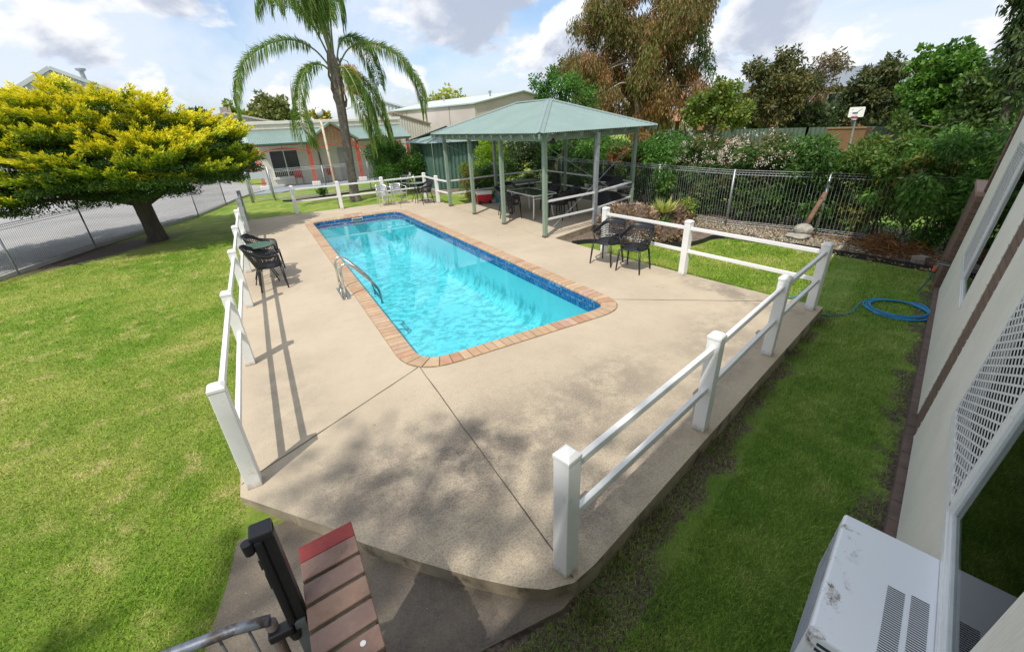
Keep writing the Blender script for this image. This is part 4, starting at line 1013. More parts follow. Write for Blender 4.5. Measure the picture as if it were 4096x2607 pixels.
# ================================================================== pier, gate and latch in the foreground
t = thing('brick_pier', 'brown brick-on-edge pier top with one red end brick right in front of the camera', 'brick pier', (-.13, 1.3, -.15))
m = MB(); m.box(-.245, -.03, .09, 1.61, -.15, .902); m.build('brick_body', M['brownbrick'], t, bevel=.004)
rnd = random.Random(2); m = MB(); y = 1.64; k = 0; M['pierbrick'] = colmat('worn_pier_brick', .7, .10, 40, .35)
m2 = MB(); m2.box(-.243, -.028, .10, 1.636, .903, .985); m2.build('mortar', mat('green_grey_mortar', (.10, .10, .07), .95, (.055, .055, .045), 30, .9, .6, 60), t)
red_b = MB(); red_b.cur = (.30, .045, .04)
widths = [.088] + [.092] * 13
for i, wd in enumerate(widths):
    mm = red_b if i == 0 else m
    if i: 
        j = rnd.uniform(.92, 1.07); m.cur = tuple(q * j for q in rnd.choice([(.245, .150, .115), (.225, .145, .118), (.255, .160, .115)]))
    V = []; g = 0; sk = .012
    y0 = y - wd
    for z in (.89, 1.0):
        for x, yy in ((-.252, y0 - sk), (-.018, y0 + sk), (-.018, y + sk), (-.252, y - sk)): V.append((x, yy, z))
    mm.add(V, [(3, 2, 1, 0), (4, 5, 6, 7), (0, 1, 5, 4), (1, 2, 6, 5), (2, 3, 7, 6), (3, 0, 4, 7)])
    y = y0 - (.002 if i == 0 else .019)
m.build('capping_bricks', M['pierbrick'], t, bevel=.004)
red_b.build('red_end_brick', M['pierbrick'], t, bevel=.005)
m = MB().lathe((-.085, 1.075, 1.001), [(.008, 0), (.011, .001), (.009, .002)], 12); m.build('paint_spot', M['white'], t)
ga = thing('tube_gate', 'weathered galvanised tube gate with thin bars, left of the brick pier', 'gate', (-.4, 1.35, -.1))
MB().tube([(-1.4, 1.50, .975), (-.7, 1.425, .975), (-.50, 1.395, .98), (-.385, 1.37, .97)], .0215, 14).build('top_tube', mat('weathered_pipe', (.25, .28, .34), .5, (.14, .15, .17), 12, .9, .2, 60, metal=.4, dirt=(.10, .08, .075), dsc=9, dlo=.5, dhi=.62), ga, smooth=True)
MB().tube([(-.385, 1.37, .955), (-.385, 1.355, -.05)], .0215, 14).build('stile', mat('rusty_stile', (.20, .14, .12), .6, (.15, .13, .13), 9, .9, metal=.3), ga, smooth=True)
for x in (-.47, -.565, -.66, -.755, -.85, -.95): MB().tube([(x, 1.40 + (-.385 - x) * .1, .96), (x, 1.40 + (-.385 - x) * .1, .0)], .006, 8).build('bar', M['galvdark'], ga, smooth=True)
MB().tube([(-1.4, 1.50, .74), (-.395, 1.37, .74)], .006, 8).build('cross_wire', M['galvlight'], ga, smooth=True)
MB().box(-.318, -.268, 1.335, 1.385, -.1, .93).build('fixed_post', mat('grey_square_post', (.19, .21, .23), .5, (.13, .15, .16), 9, .8), ga, bevel=.004)
t = thing('gate_latch', 'tall black plastic magnetic pool gate latch with small blue label strip', 'gate latch', (-.29, 1.36, .8))
MB().box(-.302, -.262, 1.345, 1.405, .86, 1.42).build('back_plate', M['black'], t, bevel=.006)
MB().box(-.330, -.300, 1.335, 1.385, .84, 1.40).build('latch_body', M['black'], t, bevel=.010)
MB().box(-.337, -.262, 1.340, 1.412, 1.39, 1.425).build('latch_head', M['black'], t, bevel=.008)
MB().tube([(-.345, 1.345, 1.36), (-.345, 1.345, 1.41)], [.017, .019], 14).build('pull_knob', M['black'], t)
MB().box(-.336, -.3305, 1.345, 1.372, 1.26, 1.31).build('key_plate', mat('dark_chrome', (.18, .16, .15), .25, metal=.8), t)
o = MB().box(-.3335, -.3305, 1.346, 1.368, 1.15, 1.23).build('label_strip', mat('black_label', (.02, .03, .05), .4), t)
fc = bpy.data.curves.new('brand_letters', 'FONT'); fc.body = 'MAGNA·LATCH'; fc.size = .0125; fc.extrude = .0004; fc.align_x = 'CENTER'; fc.align_y = 'CENTER'
fo = bpy.data.objects.new('label_letters', fc); col.objects.link(fo); dg = bpy.context.evaluated_depsgraph_get(); me = bpy.data.meshes.new_from_object(fo.evaluated_get(dg)); bpy.data.objects.remove(fo)
me.materials.clear(); me.materials.append(mat('blue_print', (.03, .17, .42), .4)); lt = bpy.data.objects.new('label_letters', me); col.objects.link(lt); lt.parent = t
lt.location = (-.3340 + .29, 1.357 - 1.36, 1.19 - .8); lt.rotation_euler = Matrix(((0, 0, -1), (0, -1, 0), (-1, 0, 0))).to_euler()
MB().box(-.405, -.315, 1.325, 1.375, .885, .925).build('striker_arm', M['black'], t, bevel=.008)
MB().tube([(-.318, 1.35, .84), (-.318, 1.35, .89)], [.022, .030], 14).build('latch_foot', M['black'], t)

# ================================================================== driveway and paths
m = MB(); P = [(-80, 2), (-8.2, 5.5), (-6.95, 9.4), (-6.2, 11.7), (-5.45, 13.98), (-4.52, 16.2), (-3.5, 18.15), (-2.35, 20.05), (-1.6, 22.4), (-1.2, 23.8), (-.6, 25.3), (.1, 26.3), (.15, 29), (-2, 35.8), (-80, 36)]
z = .03; m.add([(x, y, z - .02) for x, y in P], [tuple(range(len(P)))])
M['road'] = mat('grey_driveway', (.35, .345, .335), .95, (.27, .265, .26), .5, .9, .5, 60, dirt=(.37, .35, .32), dsc=2, dlo=.5, dhi=.72, fine=.16)
struct(m.build('driveway', M['road']), label='grey asphalt driveway beyond the wire fence')
m = MB()
for a, b in zip(P[1:12], P[2:12]): m.bar((a[0] + .04, a[1], .0), (b[0] + .04, b[1], .0), .10, .12)
struct(m.build('kerb', mat('pale_kerb', (.42, .41, .38), .9, (.33, .32, .30), 3, .8)), label='pale concrete edging under the wire fence')
m = MB(); P = [(-.5, 25.1), (.9, 25.0), (1.5, 25.6), (2.6, 26.3), (8.4, 26.3), (8.4, 28.3), (.1, 28.3), (.0, 26.4), (-.55, 25.6)]
m.prism(P, -.1, .02); struct(m.build('verandah_path', mat('blue_grey_path', (.30, .34, .38), .8, (.25, .28, .31), 2, .8)), label='blue grey concrete path in front of the cream motel wing')

# ================================================================== cream motel wing at the back
c = thing('motel_wing', 'low cream motel wing with green verandah roof and red timber posts behind the palm', 'building', (4, 28.3, 0))
w = MB(); wall_with(w, .15, 8.3, 28.3, 28.5, -.1, 3.15, [(.86, 2.32, .42, 1.84)]); w.build('wall', M['cream'], c)
MB().box(.15, .35, 28.5, 34, -.1, 3.0).build('side_wall', M['cream'], c)
MB().box(.05, 8.4, 28.22, 28.52, 3.12, 3.28).build('parapet_cornice', M['cream'], c, bevel=.02)
MB().box(.10, 8.35, 28.26, 28.5, 2.9, 2.95).build('parapet_band', M['cream'], c)
MB().box(.15, 8.3, 28.5, 34, 2.85, 2.9).build('flat_roof', M['greyshed'], c)
for x0, x1 in ((.05, 3.0), (5.2, 8.4)): corr(MB(), (x0, 26.62, 2.22), (x1, 26.62, 2.22), (x1, 28.3, 2.82), (x0, 28.3, 2.82)).build('verandah_roof', M['roofgreen'], c)
MB().bar((.05, 26.60, 2.17), (2.9, 26.60, 2.17), .07, .09).build('gutter', mat('dark_green_gutter', (.05, .11, .08), .4), c)
MB().bar((5.35, 26.60, 2.17), (8.4, 26.60, 2.17), .07, .09).build('gutter', mat('dark_green_gutter2', (.05, .11, .08), .4), c)
m = MB(); AP = (4.08, 26.62, 3.1); BK = (4.08, 28.3, 3.1)
corr(m, (2.78, 28.3, 2.24), (2.78, 26.62, 2.24), AP, BK); corr(m, (5.38, 26.62, 2.24), (5.38, 28.3, 2.24), BK, AP); g = m.build('gable_roof', M['roofgreen'], c)
for a, b in (((2.76, 26.58, 2.22), (4.08, 26.58, 3.09)), ((5.40, 26.58, 2.22), (4.08, 26.58, 3.09))): MB().bar(a, b, .05, .10).build('barge_board', mat('green_barge', (.12, .25, .16), .5), c)
def arch(x0, x1, z0, rise, n=12): return [Vector((x0 + (x1 - x0) * k / n, 26.66, z0 + rise * math.sin(math.pi * k / n))) for k in range(n + 1)]
m = MB()
for a, b in (((2.86, 26.64, 2.18), (4.08, 26.64, 2.98)), ((5.30, 26.64, 2.18), (4.08, 26.64, 2.98))): m.bar(a, b, .04, .06)
ar = arch(2.9, 5.26, 1.83, .20)
for a, b in zip(ar[:-1], ar[1:]): m.bar(a, b, .04, .045, ext=.01)
for k in range(13):
    x = 2.98 + k * .183; zt = 2.98 - abs(x - 4.08) * .655; zb = 1.83 + .20 * math.sin(math.pi * (x - 2.9) / 2.36)
    if zt - zb > .05: m.bar((x, 26.65, zb), (x, 26.65, zt - .02), .028, .028)
m.build('gable_fretwork', M['red'], c)
MB().box(2.9, 5.28, 26.76, 26.80, 2.02, 2.9).build('gable_backing', mat('brown_backing', (.13, .06, .04), .8), c) if False else None
m = MB(); ar = arch(.27, 2.75, 1.76, .20)
for a, b in zip(ar[:-1], ar[1:]): m.bar(a, b, .04, .045, ext=.01)
m.bar((1.5, 26.66, 1.95), (1.5, 26.66, 2.13), .04, .04); m.bar((.2, 26.66, 2.12), (2.9, 26.66, 2.12), .05, .05); m.bar((5.3, 26.66, 2.12), (8.3, 26.66, 2.12), .05, .05)
ar = arch(5.35, 8.2, 1.76, .20)
for a, b in zip(ar[:-1], ar[1:]): m.bar(a, b, .04, .045, ext=.01)
m.build('valance', M['red'], c)
for x in (.22, 2.76, 5.28, 8.2):
    m = MB()
    for ox in (-.06, .0, .06): m.bar((x + ox, 26.72, .2), (x + ox * 1.1, 26.72, 2.14), .045, .045)
    m.build('verandah_post', M['red'], c)
    MB().box(x - .20, x + .20, 26.52, 26.92, -.05, .22).build('post_pad', M['white'], c, bevel=.02)
m = MB()
for a in ((.86, 2.32, .42, .46), (.86, 2.32, 1.80, 1.84), (.86, .90, .46, 1.80), (2.28, 2.32, .46, 1.80), (1.57, 1.61, .46, 1.80)): m.box(a[0], a[1], 28.27, 28.36, a[2], a[3])
o = m.build('window', M['white'], c); MB().box(.9, 2.28, 28.37, 28.38, .46, 1.8).build('pane', M['glass'], o); MB().box(.80, 2.38, 28.2, 28.30, .34, .40).build('window_sill', M['white'], o)
for x0, x1 in ((4.42, 5.02), (3.42, 3.58), (6.1, 6.7)):
    o = MB().box(x0, x1, 28.26, 28.297, -.05, 1.78).build('door' if x1 - x0 > .3 else 'pilaster', M['cream'] if x1 - x0 < .3 else mat('pale_grey_door', (.42, .43, .43), .5), c)
MB().box(6.95, 7.9, 28.26, 28.297, .45, 1.8).build('window', M['glass'], c)
MB().tube([(3.40, 28.2, .0), (3.40, 28.2, 2.6)], .035, 8).build('downpipe', mat('dark_red_pipe', (.16, .03, .03), .5), c)
def plastic_chair(loc, rz, label):
    t = thing('verandah_chair', label, 'chair', (0, 0, 0), 0, 'red chairs on the motel verandah'); mr = mat('red_chair_plastic', (.50, .03, .05), .45)
    m = MB(); V = []
    for i in range(7):
        a = -1 + i / 3; V += [(a * .21, .20 - .05 * a * a, .40), (a * .22, .27 - .06 * a * a, .82)]
    m.add(V, [(2 * i, 2 * i + 2, 2 * i + 3, 2 * i + 1) for i in range(6)]); o = m.build('backrest', mr, t, smooth=True); q = o.modifiers.new('s', 'SOLIDIFY'); q.thickness = .02
    MB().box(-.22, .22, -.22, .2, .38, .41).build('seat', mr, t, bevel=.01)
    for x in (-.19, .19):
        for y in (-.19, .18): MB().bar((x, y, 0), (x * .95, y * .95, .38), .03, .03).build('leg', M['galvdark'], t)
    t.location = loc; t.rotation_euler = (0, 0, rz); return t
pc = plastic_chair((2.05, 27.6, .02), 0.1, 'red plastic chair under the motel window, left of the red posts')
dup(pc, (3.75, 27.75, .02), -.1, 'red plastic chair on the verandah behind the rusty lamp post')

# wing further back on the left
c = thing('rear_motel_wing', 'cream corrugated building with pale green awning and rooftop cooler at the far left', 'building', (-4, 36, 0))
m = MB(); corr(m, (-9, 37.2, 0), (2.2, 37.2, 0), (2.2, 37.2, 3.4), (-9, 37.2, 3.4), .2, .02, 4); m.build('wall', M['creamsheet'], c)
m = MB(); corr(m, (-4.6, 37.0, 3.25), (-.75, 37.0, 3.25), (-.75, 37.0, 4.05), (-.8, 37.0, 4.05), .2, .02, 4); corr(m, (-.75, 37.0, 3.25), (2.6, 37.0, 3.25), (-.7, 37.0, 4.05), (-.75, 37.0, 4.05), .2, .02, 4); m.build('gable_wall', M['creamsheet'], c)
m = MB(); m.bar((-4.9, 36.9, 3.18), (-.75, 36.9, 4.07), .12, .1); m.bar((2.9, 36.9, 3.22), (-.75, 36.9, 4.07), .12, .1); m.build('barge_board', M['creamsheet'], c)
m = MB(); corr(m, (-6.5, 35.2, 2.2), (.12, 35.2, 2.2), (.1, 36.9, 3.3), (-6.5, 36.9, 3.3), .15, .015, 4); m.build('awning', mat('pale_green_awning', (.33, .43, .38), .5, (.29, .39, .35), 1, .8), c)
MB().box(-6.5, .1, 36.6, 36.8, 0, 2.9).build('shaded_wall', mat('shade_dark_wall', (.12, .10, .09), .8), c)  # shade under the awning is put into this wall's dark colour
for x in (-.25, -1.9, -3.6): MB().box(x - .06, x + .06, 35.3, 35.42, 0, 2.25).build('verandah_post', M['red'], c)
m = MB().box(-1.05, -.62, 37.3, 37.7, 4.0, 4.42); m.build('rooftop_cooler', mat('beige_cooler', (.38, .33, .28), .7), c); MB().box(-.56, -.42, 37.3, 37.7, 4.0, 4.38).build('rooftop_cooler', mat('beige_cooler2', (.42, .37, .31), .7), c)
MB().lathe((-2.9, 33.5, 0), [(.35, 0), (.4, .05), (.4, .55), (.3, .7), (.1, .75)], 14).build('planter', M['black'], c)

c = thing('grey_shed', 'tall grey ribbed shed with a gable and flue pipe above the golden conifer', 'shed', (-10, 44, 0))
A, B_, T_ = Vector((-14.6, 43.0, 0)), Vector((-5.4, 44.6, 0)), Vector((-10.2, 43.8, 0)); up = lambda v, z: (v.x, v.y, z)
m = MB(); corr(m, up(A, 0), up(T_, 0), up(T_, 7.15), up(A, 4.6), .25, .03, 4); corr(m, up(T_, 0), up(B_, 0), up(B_, 5.0), up(T_, 7.15), .25, .03, 4); m.build('gable_wall', M['greyshed'], c)
m = MB(); m.bar(up(A, 4.55), up(T_, 7.25), .2, .22); m.bar(up(B_, 4.95), up(T_, 7.25), .2, .22); m.build('barge_board', M['paleroof'], c)
m = MB(); bk = Vector((-2, 12, 0)); m.add([up(A, 4.6), up(T_, 7.2), up(T_ + bk, 7.2), up(A + bk, 4.6)], [(0, 1, 2, 3)]); m.add([up(B_, 5.0), up(B_ + bk, 5.0), up(T_ + bk, 7.2), up(T_, 7.2)], [(0, 1, 2, 3)]); m.build('roof', M['paleroof'], c)
MB().tube([(-8.85, 44.9, 6.0), (-8.85, 44.9, 7.15)], .14, 12).build('flue', M['galv'], c); MB().lathe((-8.85, 44.9, 7.15), [(.17, 0), (.3, .1), (.3, .18), (.26, .2)], 14).build('flue_cap', M['galv'], c)

# green garden shed
c = thing('garden_shed', 'dark green corrugated garden shed with hipped roof behind the far corner fence', 'shed', (8.4, 20.8, 0))
m = MB(); corr(m, (7.15, 19.75, 0), (9.9, 19.3, 0), (9.9, 19.3, 2.0), (7.15, 19.75, 2.0), .19, .02, 5); corr(m, (7.0, 22.4, 0), (7.15, 19.75, 0), (7.15, 19.75, 2.0), (7.0, 22.4, 2.0), .19, .02, 5); corr(m, (9.9, 19.3, 0), (10, 22.4, 0), (10, 22.4, 2.0), (9.9, 19.3, 2.0), .19, .02, 5); m.build('walls', M['shedgreen'], c)
E_ = [(6.85, 19.5, 2.0), (10.2, 19.0, 2.0), (10.3, 22.7, 2.0), (6.7, 22.7, 2.0)]; r1 = (8.3, 20.6, 2.5); r2 = (8.7, 21.2, 2.5)
m = MB(); corr(m, E_[0], E_[1], r2, r1); corr(m, E_[3], E_[0], r1, r2); corr(m, E_[1], E_[2], r2, r2); corr(m, E_[2], E_[3], r1, r2); m.build('roof', M['roofgreen'], c)
m = MB()
for a, b in ((E_[0], r1), (E_[1], r2)): m.tube([Vector(a) + Vector((0, 0, .02)), Vector(b) + Vector((0, 0, .03))], .03, 6)
m.build('ridge_capping', M['roofgreen'], c)

# warehouse and sheds
c = thing('concrete_warehouse', 'big raw concrete panel warehouse with a low pale gabled roof behind the gazebo', 'warehouse', (16, 33, 0))
ux = Vector((8.3, 2.0, 0)).normalized(); uy = Vector((-2.0, 8.3, 0)).normalized(); A = Vector((14.2, 29.8, 0))
def Wp(a, b, z): v = A + ux * a + uy * b; return (v.x, v.y, z)
m = MB(); m.add([Wp(0, 0, 0), Wp(0, 12, 0), Wp(0, 12, 3.98), Wp(0, 0, 3.98)], [(0, 1, 2, 3)]); m.add([Wp(0, 0, 0), Wp(9.4, 0, 0), Wp(9.4, 0, 3.98), Wp(4.7, 0, 4.76), Wp(0, 0, 3.98)], [(0, 1, 2, 3, 4)]); m.add([Wp(9.4, 0, 0), Wp(9.4, 12, 0), Wp(9.4, 12, 3.98), Wp(9.4, 0, 3.98)], [(0, 1, 2, 3)])
m.build('walls', M['tilt'], c)
m = MB()
for b in (3, 6, 9): m.bar(Wp(-.01, b, 0), Wp(-.01, b, 3.95), .05, .05)
m.build('panel_joints', mat('joint_grey', (.32, .30, .28), .9), c)
m = MB(); m.add([Wp(-.1, -.1, 4.0), Wp(4.7, -.1, 4.80), Wp(4.7, 12.2, 4.80), Wp(-.1, 12.2, 4.0)], [(0, 1, 2, 3)]); m.add([Wp(9.5, -.1, 4.0), Wp(9.5, 12.2, 4.0), Wp(4.7, 12.2, 4.80), Wp(4.7, -.1, 4.80)], [(0, 1, 2, 3)]); m.build('roof', M['paleroof'], c)
m = MB(); m.bar(Wp(-.1, -.12, 3.98), Wp(4.7, -.12, 4.78), .06, .08); m.bar(Wp(4.7, -.12, 4.78), Wp(9.5, -.12, 3.98), .06, .08); m.bar(Wp(-.12, -.1, 3.98), Wp(-.12, 12.2, 3.98), .06, .08); m.build('gutter', mat('pale_green_trim', (.40, .50, .46), .5), c)
for a, b in ((3.2, 2.0), (2.8, 7.5)):
    v = Wp(a, b, 4.45 + .1); MB().lathe(v, [(.06, 0), (.06, .2), (.13, .26), (.13, .34), (.05, .40)], 12).build('roof_ventilator', M['galv'], c)
c = thing('cream_ribbed_shed', 'cream ribbed metal shed wall between the palm fronds and the warehouse', 'shed', (9.5, 31, 0))
m = MB(); corr(m, (7.2, 31.3, 0), (10.95, 30.1, 0), (10.95, 30.1, 2.84), (8.7, 30.82, 3.58), .16, .02, 5); m.build('wall', M['creamsheet'], c); m = MB(); m.bar((8.65, 30.75, 3.62), (11.0, 30.0, 2.84), .1, .08); m.bar((8.65, 30.75, 3.62), (6.6, 31.4, 2.9), .1, .08); m.build('barge_board', mat('tan_trim', (.30, .22, .16), .7), c)
m = MB(); m.add([(8.65, 30.8, 3.60), (11.0, 30.05, 2.84), (12.6, 36, 2.84), (10.3, 36.7, 3.60)], [(0, 1, 2, 3)]); m.build('roof', M['paleroof'], c)
c = thing('white_ribbed_shed', 'white ribbed shed with translucent strips far behind the palm fronds', 'shed', (12, 43.5, 0))
m = MB(); corr(m, (8, 44.4, 0), (14.6, 42.6, 0), (14.6, 42.6, 3.9), (10.8, 43.6, 5.1), .3, .04, 4); m.build('wall', mat('white_sheet', (.60, .64, .67), .5, (.52, .57, .62), 1, .8), c)
m = MB(); m.bar((10.8, 43.5, 5.15), (14.7, 42.5, 3.95), .15, .12); m.bar((10.8, 43.5, 5.15), (7.6, 44.3, 4.1), .15, .12); m.build('barge_board', M['paleroof'], c)
MB().box(12.9, 13.4, 42.75, 42.85, 0, 4.28).build('translucent_strip', mat('yellowed_strip', (.52, .50, .36), .5), c)

# brick apartments behind the trees on the right
c = thing('brick_apartments', 'long orange brick apartment block with grey roof behind the trees on the right', 'building', (42, 20, 0))
q0 = at(1640, 300, 50); q1 = at(2400, 300, 50); q0.z = q1.z = 0; d = (q1 - q0).normalized(); nrm = Vector((d.y, -d.x, 0)); nrm = nrm if nrm.dot(Vector((1, .3, 0))) > 0 else -nrm
def Q(a, b, z): v = q0 + d * a + nrm * b; return (v.x, v.y, z)
LB = (q1 - q0).length + 6
m = MB(); m.add([Q(0, 0, 0), Q(LB, 0, 0), Q(LB, 0, 4.3), Q(0, 0, 4.3)], [(0, 1, 2, 3)]); m.add([Q(0, 0, 0), Q(0, 9, 0), Q(0, 9, 4.3), Q(0, 0, 4.3)], [(0, 1, 2, 3)]); m.build('walls', M['orangebrick'], c)
m = MB(); m.add([Q(-1, -1, 4.2), Q(LB, -1, 4.2), Q(LB, 4.5, 5.9), Q(6, 4.5, 5.9)], [(0, 1, 2, 3)]); m.add([Q(-1, -1, 4.2), Q(6, 4.5, 5.9), Q(-1, 10, 4.2)], [(0, 1, 2)]); m.build('roof', mat('grey_roof_sheet', (.20, .23, .26), .5, (.17, .2, .225), .4, .8), c)
for k in range(9):
    a = 3 + k * 3.6
    for zc in (1.2, 3.2):
        m = MB(); V = [Q(a, -.05, zc - .5), Q(a + 1.3, -.05, zc - .5), Q(a + 1.3, -.05, zc + .6), Q(a, -.05, zc + .6)]; m.add(V, [(0, 1, 2, 3)]); o = m.build('window', M['glass'], c)
        m = MB()
        for i in range(4): m.bar(V[i], V[(i + 1) % 4], .09, .08)
        m.build('frame', M['white'], o)
c = thing('distant_units', 'distant pink brick units with white carport piers under the gum tree', 'building', (40, 45, 0))
q0 = at(1515, 300, 62); q1 = at(1640, 298, 60); q0.z = q1.z = 0; d = (q1 - q0).normalized(); nrm = Vector((-d.y, d.x, 0))
m = MB(); m.bar(tuple(q0 + nrm * 2 + Vector((0, 0, 1.6))), tuple(q1 + nrm * 2 + Vector((0, 0, 1.6))), .3, 3.2); m.build('wall', M['orangebrick'], c)
m = MB(); m.bar(tuple(q0 + Vector((0, 0, 2.5))), tuple(q1 + Vector((0, 0, 2.5))), 3.5, .9); m.build('carport_roof', mat('pink_fascia', (.55, .28, .2), .7), c)
for k in range(6):
    v = q0 + d * ((q1 - q0).length * (k + .3) / 6); MB().box(v.x - .2, v.x + .2, v.y - .2, v.y + .2, 0, 2.1).build('pier', M['white'], c)
# parked car in that carport
v = at(1562, 303, 52); c = thing('parked_car', 'small silver blue car parked far off under the gum tree', 'car', (v.x, v.y, 0), .9)
m = MB(); prof = [(-2.0, .35), (2.0, .35), (2.05, .75), (1.2, .9), (.6, 1.4), (-1.0, 1.42), (-1.7, .95), (-2.05, .85)]; n = len(prof)
m.add([(x, -.8, z) for x, z in prof] + [(x, .8, z) for x, z in prof], [tuple(range(n)), tuple(range(n, 2 * n))[::-1]] + [(i, n + i, n + (i + 1) % n, (i + 1) % n) for i in range(n)])
m.build('body', mat('silver_blue_paint', (.30, .36, .45), .3, metal=.3), c, local=True, bevel=.06)
for s_ in (-1, 1): MB().box(-.95, .55, s_ * .81 - .005, s_ * .81 + .005, .95, 1.32).build('side_window', M['glass'], c, local=True)
for x in (-1.25, 1.3):
    for s_ in (-1, 1): MB().tube([(x, s_ * .70, .33), (x, s_ * .86, .33)], .33, 16).build('wheel', M['black'], c, local=True)

# green boundary fence, brown gate, hoop
c = thing('metal_boundary_fence', 'dull green ribbed metal boundary fence below the dark trees on the right', 'fence', (25, 15, 0))
F0 = at(1585, 306, 30); F1 = at(1900, 302, 28); F2 = at(2350, 296, 27); F3 = at(2560, 292, 26)
for q in (F0, F1, F2, F3): q.z = 0
for a, b in ((F0, F1), (F1, F2), (F2, F3)):
    m = MB(); corr(m, tuple(a), tuple(b), (b.x, b.y, 1.83), (a.x, a.y, 1.83), .2, .03, 4); m.build('panel', M['shedgreen'] if False else mat('faded_green_panel', (.10, .14, .11), .6, (.08, .12, .095), .8, .8, dirt=(.15, .13, .07), dsc=.6, dlo=.55, dhi=.7), c)
    n = int((b - a).length / 2.4)
    for k in range(n + 1): p = a.lerp(b, k / n); MB().box(p.x - .05, p.x + .05, p.y - .05, p.y + .05, 0, 1.87).build('post', mat('green_post', (.08, .12, .09), .6), c) if k % 1 == 0 else None
a = at(1944, 309, 26.5); b = at(2036, 309, 26.2); a.z = b.z = 0
c = thing('timber_enclosure', 'brown timber enclosure with a slanting side behind the basketball hoop', 'shed', (a.x, a.y, 0))
m = MB(); d = (b - a); nb = Vector((-d.y, d.x, 0)).normalized(); nb = nb if nb.x > 0 else -nb
for k in range(6):
    p = a + d * (k / 6); q = a + d * ((k + .97) / 6); m.add([(p.x, p.y, 0), (q.x, q.y, 0), (q.x, q.y, 1.80), (p.x, p.y, 1.80)], [(0, 1, 2, 3)])
m.build('front_boards', mat('weathered_brown_board', (.20, .105, .05), .8, (.16, .085, .042), 2, .9), c)
p2 = b + nb * 1.2; m = MB().add([(b.x, b.y, 0), (p2.x, p2.y, 0), (p2.x, p2.y, 1.8), (b.x, b.y, 1.8)], [(0, 1, 2, 3)]); m.build('side_boards', mat('red_brown_board', (.17, .07, .035), .8), c)
m = MB(); m.bar(tuple(a + Vector((0, 0, 1.83))), tuple(b + Vector((0, 0, 1.83))), .08, .07); m.build('top_rail', mat('tan_rail', (.26, .16, .08), .8), c)
h0 = at(2003, 338, 24); c = thing('basketball_hoop', 'white basketball backboard on a leaning grey pole above the hedge', 'basketball hoop', (h0.x, h0.y, 0))
tl = at(1998.5, 252.5, 23.7); tr = at(2037.5, 251, 23.7); br = at(2036, 272, 23.7)
X = (tr - tl); X.z = 0; wB = X.length; X.normalize(); Nn = Vector((X.y, -X.x, 0)); Nn = Nn if Nn.dot(CAMP - tl) > 0 else -Nn
cB = (tl + tr) / 2; cB.z = 2.67 - .19; hw, hh = wB / 2 * .96, .185
def Bp(a, b, o=0): v = cB + X * a + Vector((0, 0, b)) + Nn * o; return (v.x, v.y, v.z)
P = rpoly([(-hw, -hh), (hw, -hh), (hw, hh), (-hw, hh)], .05, 4); n = len(P)
m = MB(); m.add([Bp(x, z, 0) for x, z in P] + [Bp(x, z, -.03) for x, z in P], [tuple(range(n)), tuple(range(n, 2 * n))[::-1]] + [(i, (i + 1) % n, n + (i + 1) % n, n + i) for i in range(n)]); bb = m.build('backboard', M['white'], c)
m = MB()
for (x0, z0, x1, z1, w_) in ((-.12, -.02, .02, -.01, .03), (.02, -.01, .09, .06, .02), (.09, .06, .17, .11, .014), (-.10, -.05, .03, -.05, .02), (-.17, .09, -.12, .10, .012), (.02, .0, .05, -.05, .02), (-.13, -.02, -.10, -.06, .018), (-.03, -.1, .04, -.1, .008), (-.15, -.14, .06, -.145, .012)):
    m.bar(Bp(x0, z0, .004), Bp(x1, z1, .004), w_, .004, up=tuple(Nn))
m.build('board_graphic', mat('faded_navy_print', (.05, .09, .16), .5), bb)
m = MB(); cr = Vector(Bp(-.02, -.17, .11)); m.tube([cr + X * (.10 * math.cos(k / 10 * math.pi)) + Nn * (.10 * math.sin(k / 10 * math.pi)) for k in range(21)], .010, 6); m.build('rim', M['red'], c)
for (z0, z1, r0, r1, cc_) in ((0, -.05, .10, .09, (.45, .02, .05)), (-.05, -.11, .09, .07, (.7, .7, .74)), (-.11, -.15, .07, .055, (.01, .05, .35))):
    m = MB()
    for k in range(12):
        a = 2 * math.pi * k / 12; b = 2 * math.pi * (k + 1.0) / 12
        for s0, s1 in ((a, b), (b, a)): m.bar(cr + X * (r0 * math.cos(s0)) + Nn * (r0 * math.sin(s0)) + Vector((0, 0, z0)), cr + X * (r1 * math.cos(s1)) + Nn * (r1 * math.sin(s1)) + Vector((0, 0, z1)), .02, .02)
    m.build('net', mat('net_band', cc_, .7), c)
v = Vector(Bp(.02, -.1, -.08)); MB().tube([(h0.x, h0.y, 0), v], [.045, .035], 10).build('pole', M['galv'], c)

